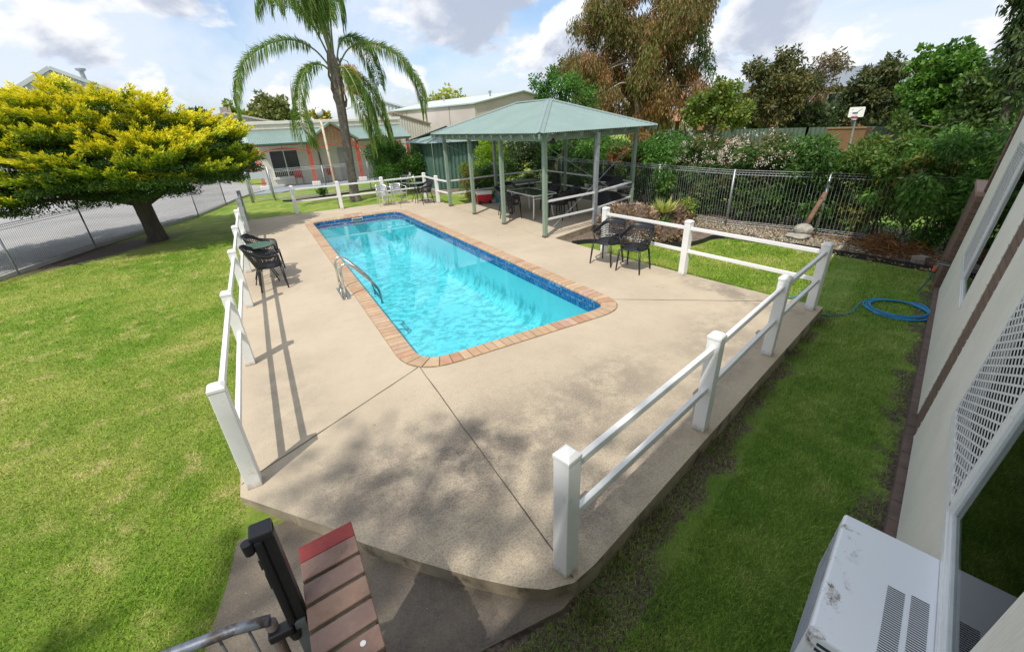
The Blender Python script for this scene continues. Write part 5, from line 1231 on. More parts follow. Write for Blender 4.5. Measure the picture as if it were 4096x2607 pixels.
# ================================================================== vegetation
def norm(a): return a / np.maximum(np.linalg.norm(a, axis=1, keepdims=True), 1e-9)
def leafmesh(name, m, parent, P, D, S, L_, W_, C, org=None, bend=0.0, kind=None):
    """one rhombic leaf per row: P base, D direction, S side vector, L_ length, W_ half width, C colour"""
    n = len(P); D = norm(D); S = S - D * np.sum(S * D, axis=1, keepdims=True); S = norm(S)
    L_ = np.broadcast_to(L_, (n,)).reshape(-1, 1); W_ = np.broadcast_to(W_, (n,)).reshape(-1, 1)
    N_ = np.cross(D, S)
    mid = P + D * L_ * .45 + N_ * L_ * bend; tip = P + D * L_
    V = np.stack([P, mid + S * W_, tip, mid - S * W_], axis=1).reshape(-1, 3)
    if org is None:
        q = parent
        while q.parent: q = q.parent
        org = list(q['_w'])
    V = V - np.array(org)
    me = bpy.data.meshes.new(name); me.vertices.add(4 * n); me.vertices.foreach_set('co', V.astype('f').ravel())
    me.loops.add(4 * n); me.loops.foreach_set('vertex_index', np.arange(4 * n, dtype='i'))
    me.polygons.add(n); me.polygons.foreach_set('loop_start', np.arange(0, 4 * n, 4, dtype='i')); me.polygons.foreach_set('loop_total', np.full(n, 4, dtype='i'))
    ca = me.color_attributes.new('Col', 'FLOAT_COLOR', 'POINT')
    C4 = np.concatenate([np.repeat(C, 4, axis=0), np.ones((4 * n, 1))], axis=1); ca.data.foreach_set('color', C4.astype('f').ravel())
    me.materials.append(m); me.update(); me.validate()
    o = bpy.data.objects.new(name, me); col.objects.link(o)
    if parent is not None: o.parent = parent
    else: o.location = org
    return o
def rdir(rs, n): v = rs.normal(size=(n, 3)); return norm(v)
def clump_leaves(rs, cl, n_per, ll, lw, pal, droop=0.0, flat=.8, out=.8, jit=.18, up=0.0):
    """cl: list of (centre, radius); returns leaf arrays"""
    Ps, Ds, Ss, Ls, Ws, Cs = [], [], [], [], [], []
    pal = np.array(pal)
    for c, r in cl:
        n = max(8, int(n_per * r * r)); u = rdir(rs, n); rad = r * rs.random(n) ** .45
        off = u * rad[:, None]; off[:, 2] *= flat
        P = np.array(c) + off + rs.normal(size=(n, 3)) * r * .07
        D = u * out + rdir(rs, n) * .7; D[:, 2] += up - droop
        L_ = ll * rs.uniform(.6, 1.3, n); col_ = pal[rs.integers(0, len(pal))]
        k = rs.integers(0, len(pal), n); base = np.where((rs.random(n) < .3)[:, None], pal[k], col_)
        C = base * rs.uniform(1 - jit * 1.6, 1 + jit * 1.6, (n, 1)) * rs.uniform(1 - jit * .4, 1 + jit * .4, (n, 3))
        Ps.append(P); Ds.append(D); Ss.append(rdir(rs, n)); Ls.append(L_); Ws.append(L_ * lw * rs.uniform(.8, 1.2, n)); Cs.append(C)
    return [np.concatenate(q) for q in (Ps, Ds, Ss, Ls, Ws, Cs)]
def ell_clumps(rs, c, rad, n, rc, shell=.75, zmin=None):
    out = []; c = np.array(c, float); rad = np.array(rad, float); t = 0
    while len(out) < n and t < n * 20:
        t += 1; u = rdir(rs, 1)[0]; k = (shell + (1 - shell) * rs.random()) if rs.random() < .8 else rs.uniform(.2, shell)
        p = c + u * rad * k
        if zmin is not None and p[2] < zmin: continue
        out.append((p, rc * rs.uniform(.6, 1.3)))
    return out
def limbs(mb, base, top, cl, rs, r0, every=3, wob=.15):
    """trunk from base towards top and limbs reaching into the clumps"""
    base = Vector(base); top = Vector(top); n = 6; ax = []
    for k in range(n + 1):
        t = k / n; p = base.lerp(top, t) + Vector((rs.normal() * wob, rs.normal() * wob, 0)) * math.sin(math.pi * t); ax.append(p)
    mb.tube(ax, [r0 * (1 - .72 * k / n) for k in range(n + 1)], 10)
    for i, (c, r) in enumerate(cl):
        if i % every: continue
        c = Vector([float(q) for q in c]); t = .25 + .7 * max(0, min(1, (c.z - base.z) / max(.5, top.z - base.z) * .8)); k = min(n - 1, int(t * n)); s = ax[k].lerp(ax[k + 1], t * n - k)
        m_ = s.lerp(c, .5) + Vector((rs.normal(), rs.normal(), rs.normal() + .6)) * (c - s).length * .08
        mb.tube([s, m_, c], [r0 * .32 * (1 - t * .5), r0 * .18, r0 * .05], 5, False)
def tree(name, label, cat, base, crown_parts, pal, seed, n_cl, rc, n_per, ll, lw=.22, droop=0, flat=.8, r0=.2, bark=None, group=None, top=None, every=3, out=.8, lean=None, up=0.0, jit=.18):
    rs = np.random.default_rng(seed); base = tuple(float(q) for q in base); t = thing(name, label, cat, base, group=group)
    cl = []
    tot = sum(abs(r[0] * r[1] * r[2]) ** .67 for c, r in crown_parts)
    for c, r in crown_parts: cl += ell_clumps(rs, tuple(c), r, max(3, int(n_cl * abs(r[0] * r[1] * r[2]) ** .67 / tot)), rc)
    A = clump_leaves(rs, cl, n_per, ll, lw, pal, droop, flat, out, up=up, jit=jit)
    leafmesh('crown', M['leaf'], t, *A)
    mb = MB(); tp = top or tuple(np.mean([np.array(c) for c, r in crown_parts], axis=0)); limbs(mb, base, tp, cl, rs, r0, every)
    mb.build('trunk', bark or M['bark'], t, smooth=True); return t

G1 = [(.035, .085, .018), (.05, .11, .022), (.075, .14, .03), (.03, .07, .018)]
GB = [(.06, .15, .02), (.085, .19, .03), (.05, .13, .02), (.11, .22, .035)]
OL = [(.115, .115, .038), (.15, .135, .048), (.095, .10, .03), (.17, .145, .055)]
BR = [(.24, .135, .052), (.26, .14, .056), (.14, .125, .036), (.25, .135, .06), (.14, .105, .036), (.10, .105, .026), (.23, .125, .065), (.11, .12, .028), (.085, .085, .022)]
YG = [(.16, .20, .03), (.20, .24, .035), (.11, .16, .03), (.25, .27, .05)]

# ---- golden juniper
def juniper():
    rs = np.random.default_rng(21); t = thing('golden_conifer', 'spreading conifer with bright golden tips over dark green beside the driveway fence', 'conifer tree', (-3.0, 16.15, -.05))
    lobes = [((-3.55, 16.3, 2.5), (2.2, 2.1, 1.28)), ((-1.5, 16.2, 2.25), (1.2, 1.5, .80)), ((-5.3, 16.1, 2.2), (1.7, 2.0, 1.20)), ((-2.9, 15.0, 2.0), (2.1, 1.4, .8)), ((-.85, 16.1, 1.95), (.65, .8, .42)), ((-4.7, 15.5, 1.62), (1.9, 1.6, .62)), ((-3.1, 15.1, 1.62), (1.5, 1.2, .45)), ((-1.7, 15.6, 1.85), (1.2, 1.1, .42)), ((-6.4, 15.6, 1.9), (1.3, 1.6, .8))]
    Ps, Ds, Ss, Ls, Ws, Cs = [], [], [], [], [], []
    tot = sum((a[0] * a[1] * a[2]) ** .67 for c, a in lobes); cen = np.array((-3.0, 16.2, 1.9)); limb_pts = []
    plates = []
    for c, a in lobes:
        c = np.array(c); a = np.array(a); n = int(185 * (a[0] * a[1] * a[2]) ** .67 / tot) + 3
        for _ in range(n * 6):
            u = rdir(rs, 1)[0]
            if u[2] < -.5: u[2] *= -1
            P0 = c + u * a * rs.uniform(.72, 1.0)
            if any((((P0 - np.array(c2)) / np.array(a2)) ** 2).sum() < .42 for c2, a2 in lobes): continue
            if any(np.abs((P0 - q[0]) * np.array((1, 1, 1.9))).max() < .50 for q in plates): continue
            plates.append((P0, u)); n -= 1
            if n <= 0: break
    for P0, u in plates:
        hor = P0 - cen; hor[2] = 0; hor = hor / max(.3, np.linalg.norm(hor)); hor = hor + np.array((rs.normal() * .25, rs.normal() * .25, 0)); hor /= np.linalg.norm(hor)
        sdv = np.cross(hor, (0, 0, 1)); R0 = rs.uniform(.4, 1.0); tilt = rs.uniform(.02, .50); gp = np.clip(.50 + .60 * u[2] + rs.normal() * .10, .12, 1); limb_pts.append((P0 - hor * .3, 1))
        for _ in range(int(17 * R0 / .6)):
            aa = rs.uniform(-1.15, 1.15); dv = hor * math.cos(aa) + sdv * math.sin(aa); q = rs.random() ** .7
            ax = dv * 1.0 + np.array((0, 0, tilt + rs.normal() * .12)) + hor * .25; ax /= np.linalg.norm(ax); Lb = rs.uniform(.34, .72)
            start = P0 - hor * R0 * .55 + dv * q * R0 * .75 + np.array((0, 0, tilt * q * .4 + rs.normal() * .05)); gold = np.clip(gp + rs.normal() * .13, 0, 1)
            side = np.cross(ax, (0, 0, 1)); side /= np.linalg.norm(side); upv = np.cross(side, ax)
            m_ = int(210 * Lb); s = rs.random(m_) ** .8; ang = rs.uniform(-1, 1, m_); lat = ang * (1 - s) ** .7 * .34 * Lb; ver = rs.normal(size=m_) * .040 * (1.2 - s)
            P = start + ax * (s * Lb)[:, None] + side * lat[:, None] + upv * (ver + .12 * s * s)[:, None]
            D = ax * 1.0 + side * (ang * .8)[:, None] + upv * (rs.uniform(-.1, .8, m_))[:, None] + rs.normal(size=(m_, 3)) * .2
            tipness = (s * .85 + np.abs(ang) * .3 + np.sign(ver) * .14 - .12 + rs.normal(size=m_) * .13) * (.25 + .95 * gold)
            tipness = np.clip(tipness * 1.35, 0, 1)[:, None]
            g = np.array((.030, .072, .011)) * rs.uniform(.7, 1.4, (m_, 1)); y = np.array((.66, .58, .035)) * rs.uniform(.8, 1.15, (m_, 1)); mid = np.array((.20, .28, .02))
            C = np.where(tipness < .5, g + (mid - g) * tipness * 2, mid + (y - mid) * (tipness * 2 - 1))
            Ps.append(P); Ds.append(D); Ss.append(rdir(rs, m_)); l_ = rs.uniform(.05, .12, m_); Ls.append(l_); Ws.append(l_ * .16); Cs.append(C)
        # green underside of the pad
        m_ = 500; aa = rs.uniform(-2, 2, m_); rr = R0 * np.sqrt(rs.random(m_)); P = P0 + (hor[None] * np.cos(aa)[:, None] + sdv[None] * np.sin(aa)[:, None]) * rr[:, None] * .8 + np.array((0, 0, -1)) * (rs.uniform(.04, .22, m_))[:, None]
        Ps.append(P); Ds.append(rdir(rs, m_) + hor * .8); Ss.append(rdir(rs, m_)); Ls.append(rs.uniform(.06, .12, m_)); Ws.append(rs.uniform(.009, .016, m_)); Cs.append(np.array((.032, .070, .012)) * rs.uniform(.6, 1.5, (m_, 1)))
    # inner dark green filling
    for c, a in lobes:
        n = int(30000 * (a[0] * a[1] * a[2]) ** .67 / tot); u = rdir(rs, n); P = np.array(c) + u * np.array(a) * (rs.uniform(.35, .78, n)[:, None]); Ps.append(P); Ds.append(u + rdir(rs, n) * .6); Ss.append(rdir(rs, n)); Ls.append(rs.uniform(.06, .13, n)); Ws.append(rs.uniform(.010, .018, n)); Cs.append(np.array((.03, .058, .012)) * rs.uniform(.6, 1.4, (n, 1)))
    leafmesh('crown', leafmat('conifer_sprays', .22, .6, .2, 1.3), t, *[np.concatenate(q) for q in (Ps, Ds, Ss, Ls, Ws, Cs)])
    mb = MB(); mb.tube([(-3.02, 16.15, -.1), (-3.0, 16.15, .12), (-3.03, 16.15, .5), (-3.06, 16.18, 1.0), (-3.2, 16.2, 1.6), (-3.3, 16.3, 2.4)], [.30, .235, .21, .215, .18, .1], 14)
    for i, (p, _) in enumerate(limb_pts):
        if i % 3: continue
        p = Vector([float(q) for q in p]); s = Vector((-3.1, 16.2, rs.uniform(.9, 1.9))); mb.tube([s, s.lerp(p, .5) + Vector((0, 0, rs.uniform(-.1, .15))), p], [.09, .055, .018], 6, False)
    mb.build('trunk', M['bark'], t, smooth=True)
juniper()

# ---- queen palm
def palm():
    rs = np.random.default_rng(5); X0, Y0 = 3.36, 19.4
    t = thing('palm_tree', 'tall feather palm with arching drooping fronds behind the far white fence', 'palm tree', (X0, Y0, -.05))
    tp = [(3.38, 19.4, -.1), (3.37, 19.4, .05), (3.39, 19.4, .4), (3.42, 19.4, 1.2), (3.46, 19.4, 2.3), (3.5, 19.4, 3.4), (3.52, 19.4, 4.2), (3.56, 19.4, 4.7), (3.5, 19.4, 5.4)]
    MB().tube(tp, [.31, .24, .19, .175, .17, .175, .19, .20, .10], 16).build('trunk', M['palmbark'], t, smooth=True)
    # old leaf bases
    m = MB()
    for k in range(16):
        a = k * 2.4; z = 3.5 + k * .09; p = Vector((3.52, 19.4, z)); d = Vector((math.cos(a), math.sin(a), 0)); m.tube([p + d * .15, p + d * .24 + Vector((0, 0, .25)), p + d * .20 + Vector((0, 0, .55))], [.06, .045, .015], 6, False)
    m.build('leaf_bases', mat('fibrous_leaf_base', (.26, .20, .13), .9, (.15, .12, .08), 12, .9, .5, 40), t)
    fr = [  # control points (x, y, z)
        [(3.45, 19.35, 4.7), (2.95, 19.3, 5.35), (2.2, 19.2, 5.62), (1.35, 19.1, 5.40), (.55, 19.0, 4.85), (.10, 18.9, 4.0), (-.02, 18.9, 3.1)],
        [(3.45, 19.3, 4.55), (3.1, 19.1, 4.85), (2.65, 18.9, 4.80), (2.2, 18.7, 4.35), (1.95, 18.6, 3.6), (1.9, 18.5, 2.8), (2.15, 18.5, 2.35)],
        [(3.65, 19.4, 4.8), (4.2, 19.35, 5.45), (5.0, 19.3, 5.62), (5.8, 19.2, 5.35), (6.4, 19.1, 4.75), (6.72, 19.1, 4.0), (6.75, 19.1, 3.2)],
        [(3.65, 19.5, 4.65), (4.2, 19.7, 4.75), (4.7, 19.9, 4.35), (5.1, 20.0, 3.7), (5.35, 20.0, 3.0), (5.45, 20.0, 2.3)],
        [(3.6, 19.25, 4.75), (3.75, 18.7, 4.75), (3.92, 18.35, 4.25), (4.05, 18.2, 3.5), (4.15, 18.15, 2.7), (4.22, 18.15, 2.0)],
        [(3.65, 19.5, 4.9), (4.0, 19.9, 5.7), (4.5, 20.2, 5.95), (5.0, 20.5, 5.7), (5.35, 20.7, 5.1), (5.5, 20.8, 4.4)],
        [(3.6, 19.3, 4.6), (3.95, 18.9, 4.5), (4.3, 18.7, 4.0), (4.5, 18.6, 3.2), (4.55, 18.6, 2.4)],
        [(3.5, 19.3, 5.0), (3.35, 19.2, 6.0), (3.0, 19.1, 7.0), (2.5, 19.0, 7.5), (2.1, 18.9, 7.2), (1.95, 18.8, 6.5)],
        [(3.5, 19.4, 5.0), (3.3, 19.3, 6.2), (3.0, 19.0, 7.3), (2.6, 18.8, 7.7), (2.35, 18.6, 7.2), (2.3, 18.5, 6.4)],
        [(3.52, 19.4, 5.0), (3.45, 19.4, 6.3), (3.3, 19.2, 7.4), (3.0, 18.9, 7.7), (2.8, 18.7, 7.2), (2.75, 18.6, 6.3)],
        [(3.55, 19.4, 5.0), (3.5, 19.5, 6.4), (3.5, 19.4, 7.5), (3.3, 19.1, 7.9), (3.15, 18.9, 7.2), (3.1, 18.8, 6.2)],
        [(3.58, 19.4, 5.0), (3.75, 19.6, 6.3), (4.0, 19.7, 7.4), (4.2, 19.8, 7.7), (4.3, 19.8, 7.1), (4.25, 19.8, 6.3)],
        [(3.55, 19.4, 5.0), (3.62, 19.4, 6.2), (3.7, 19.2, 7.2), (3.75, 19.0, 7.6), (3.7, 18.8, 7.0), (3.6, 18.7, 6.2)],
        [(3.5, 19.5, 5.0), (3.1, 19.9, 6.3), (2.5, 20.2, 7.2), (1.9, 20.4, 7.3), (1.5, 20.5, 6.7)],
        [(3.56, 19.5, 5.0), (3.5, 20.1, 6.2), (3.5, 20.7, 7.0), (3.5, 21.3, 7.2), (3.5, 21.8, 6.6)]]
    for i, cp in enumerate(fr):
        pts = smooth_pts(cp, 8); n = len(pts); rad = [.032 * (1 - .85 * k / n) + .004 for k in range(n)]; rad[0] = .05
        ra = MB().tube(pts, rad, 6, False).build('frond', mat('frond_rachis', (.20, .24, .07), .5, (.24, .22, .10), 4, .8) if i == 0 else bpy.data.materials['frond_rachis'], t, smooth=True)
        Ps, Ds, Ls, Ss, Cs = [], [], [], [], []
        for k in range(int(n * .20), n - 1):
            s = k / n; tan = (pts[k + 1] - pts[k]).normalized(); sd = tan.cross(Vector((0, 0, 1))).normalized()
            for j in range(8):
                for sg in (1, -1):
                    p = pts[k].lerp(pts[k + 1], j / 8); w = rs.uniform(.25, .75); l_ = (.80 if s < .85 else .55) * rs.uniform(.7, 1.15) * (.55 + .9 * min(1, (s - .15) * 3)) * (1.15 - .5 * s)
                    steep = tan.z < -.5
                    d0 = sd * sg * rs.uniform(.45, 1.0) + tan * rs.uniform(.35, .8) + Vector((0, 0, rs.uniform(-.1, .5))); d0.normalize(); d1 = Vector((0, 0, -1)) + sd * sg * rs.uniform(.0, .35) + tan * .12; d1.normalize()
                    y = rs.random(); c0 = Vector((.045, .11, .018)).lerp(Vector((.15, .24, .045)), y); 
                    if rs.random() < .10: c0 = Vector((.26, .25, .06))
                    a, b = .42, .62; q = p + d0 * l_ * a; 
                    Ps += [p, q - d0 * .02]; Ds += [d0, d1]; Ls += [l_ * (a + .04), l_ * b]; Cs += [c0, c0]; z_ = rdir(rs, 1)[0]; Ss += [z_, z_]
        Ls = np.array(Ls); leafmesh('leaflets', M['leaf'], ra, np.array(Ps), np.array(Ds), np.array(Ss), Ls, np.full(len(Ls), .0125), np.array(Cs))
    n = 2200; cl = rs.random(n); P = np.stack([4.0 + .28 * rs.normal(size=n) * .5 + .12 * cl, 19.2 + rs.normal(size=n) * .12, 4.95 - .95 * cl], axis=1); D = rdir(rs, n) * .35 + np.array((.1, 0, -1)); 
    leafmesh('flower_spray', M['leaf'], t, P, D, rdir(rs, n), rs.uniform(.1, .25, n), .008, np.array((.48, .32, .09)) * rs.uniform(.7, 1.25, (n, 1)))
    MB().tube([(3.6, 19.35, 4.6), (3.8, 19.25, 5.1), (4.02, 19.2, 5.0), (4.1, 19.2, 4.2)], [.03, .025, .02, .01], 6).build('flower_stalk', bpy.data.materials['frond_rachis'], t, smooth=True)
palm()

# ---- big gum with hanging brown-olive foliage
def gum():
    rs = np.random.default_rng(9); c0 = at(1500, 300, 30); c0.z = -.1
    t = thing('gum_tree', 'very tall gum tree with hanging russet and olive foliage behind the gazebo', 'tree', tuple(c0))
    spots = [(1390, 150, 42), (1395, 70, 46), (1440, 30, 50), (1450, 110, 55), (1500, 60, 55), (1520, 150, 60), (1575, 60, 55), (1610, 120, 50), (1620, 40, 44), (1640, 10, 40), (1570, 210, 52), (1480, 210, 48), (1430, 205, 45), (1400, 255, 26),
             (1525, 255, 44), (1600, 215, 46), (1655, 240, 20), (1560, -40, 70), (1480, -40, 60), (1370, 190, 24), (1560, 280, 26), (1625, 180, 36), (1410, 10, 30), (1450, 260, 30), (1620, -50, 50), (1395, 215, 26), (1535, 110, 60), (1500, 290, 20), (1350, 155, 16)]
    cl = []
    sc = 30 / 1008 * 1.08
    for (px, py, r) in spots:
        for k in range(max(3, int(r / 5.5))):
            p = at(px + rs.normal() * r * .5, py + rs.normal() * r * .45, 30 + rs.normal() * 1.3); cl.append((np.array(p), rs.uniform(.45, .8)))
    A = clump_leaves(rs, cl, 1250, .22, .12, BR, droop=1.9, flat=1.1, out=.5, jit=.2)
    # hanging: shift leaves down by a random amount for streamers
    A[0][:, 2] -= rs.random(len(A[0])) ** 2 * .4
    leafmesh('crown', M['leaf'], t, *A)
    cl2 = [(np.array(at(px + rs.normal() * 9, py + rs.normal() * 16, 29)), .35) for (px, py) in ((1655, 90), (1652, 105), (1665, 170), (1660, 185), (1650, 130), (1640, 200), (1668, 155))]
    A = clump_leaves(rs, cl2, 900, .22, .12, G1, droop=1.2, flat=1.1, out=.6); leafmesh('green_foliage', M['leaf'], t, *A)
    mb = MB()
    for (bx_, pts) in ((0, [(1500, 290), (1497, 240), (1490, 190), (1478, 130), (1450, 70)]), (1, [(1506, 290), (1510, 240), (1520, 180), (1530, 100), (1540, 10), (1560, -60)]), (2, [(1514, 290), (1525, 250), (1560, 190), (1590, 120), (1610, 50)]), (3, [(1492, 285), (1470, 235), (1430, 190), (1395, 150)])):
        P = [Vector((c0.x + (bx_ - 1.5) * .18, c0.y, -.1))] + [Vector(at(px, py, 29.6 + .2 * bx_)) for px, py in pts]; P = smooth_pts(P, 5); n = len(P); mb.tube(P, [.24 * (1 - .8 * k / n) for k in range(n)], 8, False)
    for i in range(0, len(cl), 4):
        c = Vector([float(q) for q in cl[i][0]]); k = rs.integers(0, 4); s = Vector(at(1490 + 20 * k, 60 + rs.uniform(0, 170), 29.8)); mb.tube([s, s.lerp(c, .5) + Vector((0, 0, .3)), c], [.07, .045, .015], 5, False)
    mb.build('trunk', M['palebark'], t, smooth=True)
gum()

def px_tree(label, cat, base_px, spots, dist, pal, seed, n_per, ll, name='tree', lw=.22, droop=0, bark=None, rc=None, k_per=12, r0=.14, flat=.85, group=None, up=.1, zb=0, out=.8):
    """spots: (px, py, radius px) of the foliage masses as the photo shows them, at a real distance"""
    rs = np.random.default_rng(seed); b = at(base_px[0], base_px[1], dist); b.z = zb; t = thing(name, label, cat, tuple(b), group=group)
    m_ = dist / 1008 * 1.12; cl = []
    for (px, py, r) in spots:
        c = at(px, py, dist); R_ = r * m_
        cl.append((np.array(c), R_ * .58))
        for k in range(k_per):
            u = rdir(rs, 1)[0]; cl.append((np.array(c) + u * R_ * np.array((1, 1, .9)) * rs.uniform(.5, 1.05), R_ * rs.uniform(.20, .40)))
    A = clump_leaves(rs, cl, n_per * 2.3, ll * 1.1, lw * 1.25, pal, droop, flat, out, up=up); leafmesh('crown', M['leaf'], t, *A)
    mb = MB(); top = at(*spots[0][:2], dist); n = 5; w = [Vector(b).lerp(top, k / n) + Vector((rs.normal(), rs.normal(), 0)) * .12 * math.sin(math.pi * k / n) for k in range(n + 1)]
    mb.tube(w, [r0 * (1 - .7 * k / n) for k in range(n + 1)], 9)
    for (px, py, r) in spots:
        c = at(px, py, dist); s = w[2] if rs.random() < .5 else w[3]; mb.tube([s, s.lerp(c, .5) + Vector((0, 0, .15)), c], [r0 * .5, r0 * .32, r0 * .1], 6, False)
    mb.build('trunk', bark or M['bark'], t, smooth=True); return t

px_tree('bright green dense tree right behind the gazebo roof', 'tree', (1310, 300), [(1320, 195, 34), (1275, 205, 24), (1360, 215, 30), (1340, 240, 34), (1290, 230, 26), (1385, 245, 18)], 20, [(.045, .13, .018), (.075, .18, .028), (.035, .09, .016)], 31, 620, .085, lw=.24, k_per=16)
px_tree('pale greenish brown tree peeping out left of the gum tree', 'tree', (1330, 300), [(1330, 160, 20), (1350, 180, 16), (1310, 175, 14)], 36, OL, 32, 260, .2, lw=.2, droop=.8)
px_tree('round olive green tree between the gum tree and the dark trees', 'tree', (1690, 310), [(1680, 240, 34), (1640, 265, 26), (1725, 262, 32), (1700, 225, 26), (1660, 235, 22), (1745, 280, 14), (1690, 275, 30), (1625, 285, 14)], 27, [(.10, .15, .03), (.14, .18, .035), (.17, .20, .04), (.08, .12, .025)], 33, 420, .16, lw=.28)
px_tree('tall wind-swept dark olive tree with pale forked trunk left of the basketball hoop', 'tree', (1826, 308), [(1850, 150, 26), (1815, 170, 24), (1775, 165, 20), (1870, 185, 30), (1830, 210, 34), (1800, 235, 28), (1885, 215, 26), (1840, 250, 26), (1785, 205, 20), (1800, 275, 18)], 31, OL + [(.07, .085, .03), (.05, .065, .025)], 34, 430, .2, lw=.16, droop=.5, bark=M['palebark'], r0=.15, flat=.8)
px_tree('sparse brown-grey tree with bare pale branches just above the basketball hoop', 'tree', (1850, 300), [(1935, 150, 17), (1960, 145, 20), (1980, 155, 12), (1910, 180, 20), (1945, 195, 20), (1925, 215, 16)], 33, [(.15, .12, .07), (.12, .11, .055), (.18, .14, .09)], 35, 240, .2, lw=.14, droop=.6, bark=M['palebark'], r0=.10)
px_tree('dark shadowy tree with leaning bare trunk behind the basketball hoop', 'tree', (1960, 310), [(2090, 160, 24), (2060, 185, 28), (2110, 175, 18), (2020, 205, 24), (2050, 215, 26), (2080, 240, 32), (2120, 225, 24), (2060, 275, 26), (2000, 235, 16)], 30, [(.05, .07, .028), (.07, .085, .03), (.10, .105, .04), (.035, .055, .025)], 36, 430, .19, lw=.18, droop=.3, bark=M['palebark'], r0=.13)
px_tree('dark bush filling the gap below the wind-swept tree', 'bush', (1900, 310), [(1900, 265, 24), (1925, 285, 20), (1880, 285, 20), (1780, 290, 18), (1760, 270, 14)], 33, [(.03, .05, .02), (.045, .065, .025)], 37, 330, .2)
px_tree('big fresh green leafy tree standing highest right of the hoop', 'tree', (2210, 310), [(2235, 135, 24), (2190, 150, 26), (2275, 150, 20), (2225, 180, 36), (2180, 200, 30), (2270, 195, 30), (2170, 235, 28), (2230, 240, 36), (2150, 255, 22), (2200, 270, 30)], 26, [(.055, .13, .02), (.085, .18, .03), (.12, .22, .04), (.04, .10, .018)], 38, 560, .15, lw=.3)
px_tree('dark green tree between the bright tree and the right edge', 'tree', (2300, 310), [(2330, 195, 26), (2300, 225, 28), (2350, 230, 30), (2290, 265, 28), (2340, 275, 30), (2375, 250, 24), (2130, 290, 16), (2255, 285, 20)], 24, [(.04, .075, .02), (.06, .10, .028), (.08, .115, .03)], 39, 500, .15, lw=.25)
px_tree('tall dark gum rising out of the top right corner', 'tree', (2400, 300), [(2400, 60, 22), (2385, 90, 16), (2410, 120, 22), (2385, 150, 18), (2405, 10, 22), (2415, 180, 24), (2368, 165, 10), (2400, 215, 22), (2425, -30, 30)], 20, [(.045, .075, .025), (.07, .10, .03), (.035, .06, .02)], 40, 620, .16, lw=.14, droop=1.4, flat=1.0)
# distant trees on the left
px_tree('large olive green tree far behind the cream motel wing', 'tree', (640, 290), [(640, 245, 22), (620, 265, 20), (665, 262, 20), (640, 275, 24), (685, 275, 14), (605, 280, 14)], 55, [(.14, .16, .05), (.11, .13, .045), (.17, .18, .06)], 41, 130, .35, lw=.25)
px_tree('small yellow green tree far off left of the palm frond', 'tree', (560, 290), [(545, 262, 14), (565, 270, 12), (585, 275, 10)], 50, YG, 42, 150, .3, lw=.3)
px_tree('yellow tree top showing far behind the motel parapet', 'tree', (770, 290), [(752, 268, 9), (740, 272, 7), (765, 272, 7), (805, 274, 5), (720, 276, 5)], 50, [(.32, .27, .03), (.26, .25, .04)], 43, 160, .3, lw=.3)
px_tree('pale yellow green autumn tree above the warehouse roof', 'tree', (1040, 290), [(1025, 235, 15), (1062, 225, 17), (1045, 245, 14), (1085, 238, 10), (1010, 245, 9)], 48, [(.30, .33, .07), (.36, .37, .09), (.22, .27, .06)], 44, 120, .28, lw=.3)
px_tree('dark trees low on the horizon just right of the golden conifer', 'tree', (462, 290), [(455, 268, 9), (470, 270, 8), (480, 274, 6)], 70, G1, 45, 60, .5)

# bush before the shed, conifers and shrubs beyond the gazebo
tree('citrus_bush', 'round glossy dark green bush in front of the green shed', 'bush', (5.95, 21.3, 0), [((5.95, 21.2, 1.05), (1.15, 1.0, 1.0)), ((5.4, 21.4, 1.6), (.7, .7, .6)), ((6.4, 21.2, 1.3), (.7, .8, .6))], [(.05, .13, .02), (.075, .17, .025), (.035, .09, .015), (.10, .20, .035)], 51, 90, .30, 2600, .075, .34, r0=.07, flat=.9)
tree('golden_cypress', 'bright lime green upright cypress at the back left of the gazebo', 'conifer tree', (9.6, 18.6, 0), [((9.6, 18.6, 1.0), (.75, .75, 1.1)), ((9.6, 18.6, 1.7), (.5, .5, .65))], [(.20, .30, .02), (.26, .35, .025), (.13, .24, .02)], 52, 110, .25, 3200, .08, .2, r0=.06, up=.9, flat=1.1)
tree('young_shrub', 'small green shrub with reddish tips in front of the green shed', 'shrub', (7.35, 16.6, 0), [((7.35, 16.6, .55), (.42, .42, .55)), ((7.25, 16.6, 1.05), (.2, .2, .3))], [(.08, .16, .03), (.12, .20, .035), (.16, .20, .04), (.22, .10, .05)], 53, 44, .18, 3600, .07, .2, r0=.03, up=.5)
tree('dark_shrub', 'dark low shrub behind the cooler at the gazebo corner', 'shrub', (8.2, 16.5, 0), [((8.2, 16.5, .6), (.7, .6, .7))], [(.03, .07, .018), (.05, .10, .022)], 54, 36, .25, 2600, .08, .25, r0=.03)
tree('dark_shrub', 'tall dark green shrub behind the far left corner of the gazebo', 'shrub', (10.3, 17.2, 0), [((10.3, 17.0, 1.1), (.9, .9, 1.2))], [(.03, .065, .018), (.045, .09, .02)], 55, 60, .3, 2200, .09, .25, r0=.05)
tree('seedling', 'small weedy plant in the garden strip beside the lamp post', 'plant', (2.42, 21.9, 0), [((2.42, 21.9, .18), (.16, .16, .2))], [(.05, .12, .02), (.08, .16, .03)], 56, 10, .1, 5200, .09, .3, r0=.012)

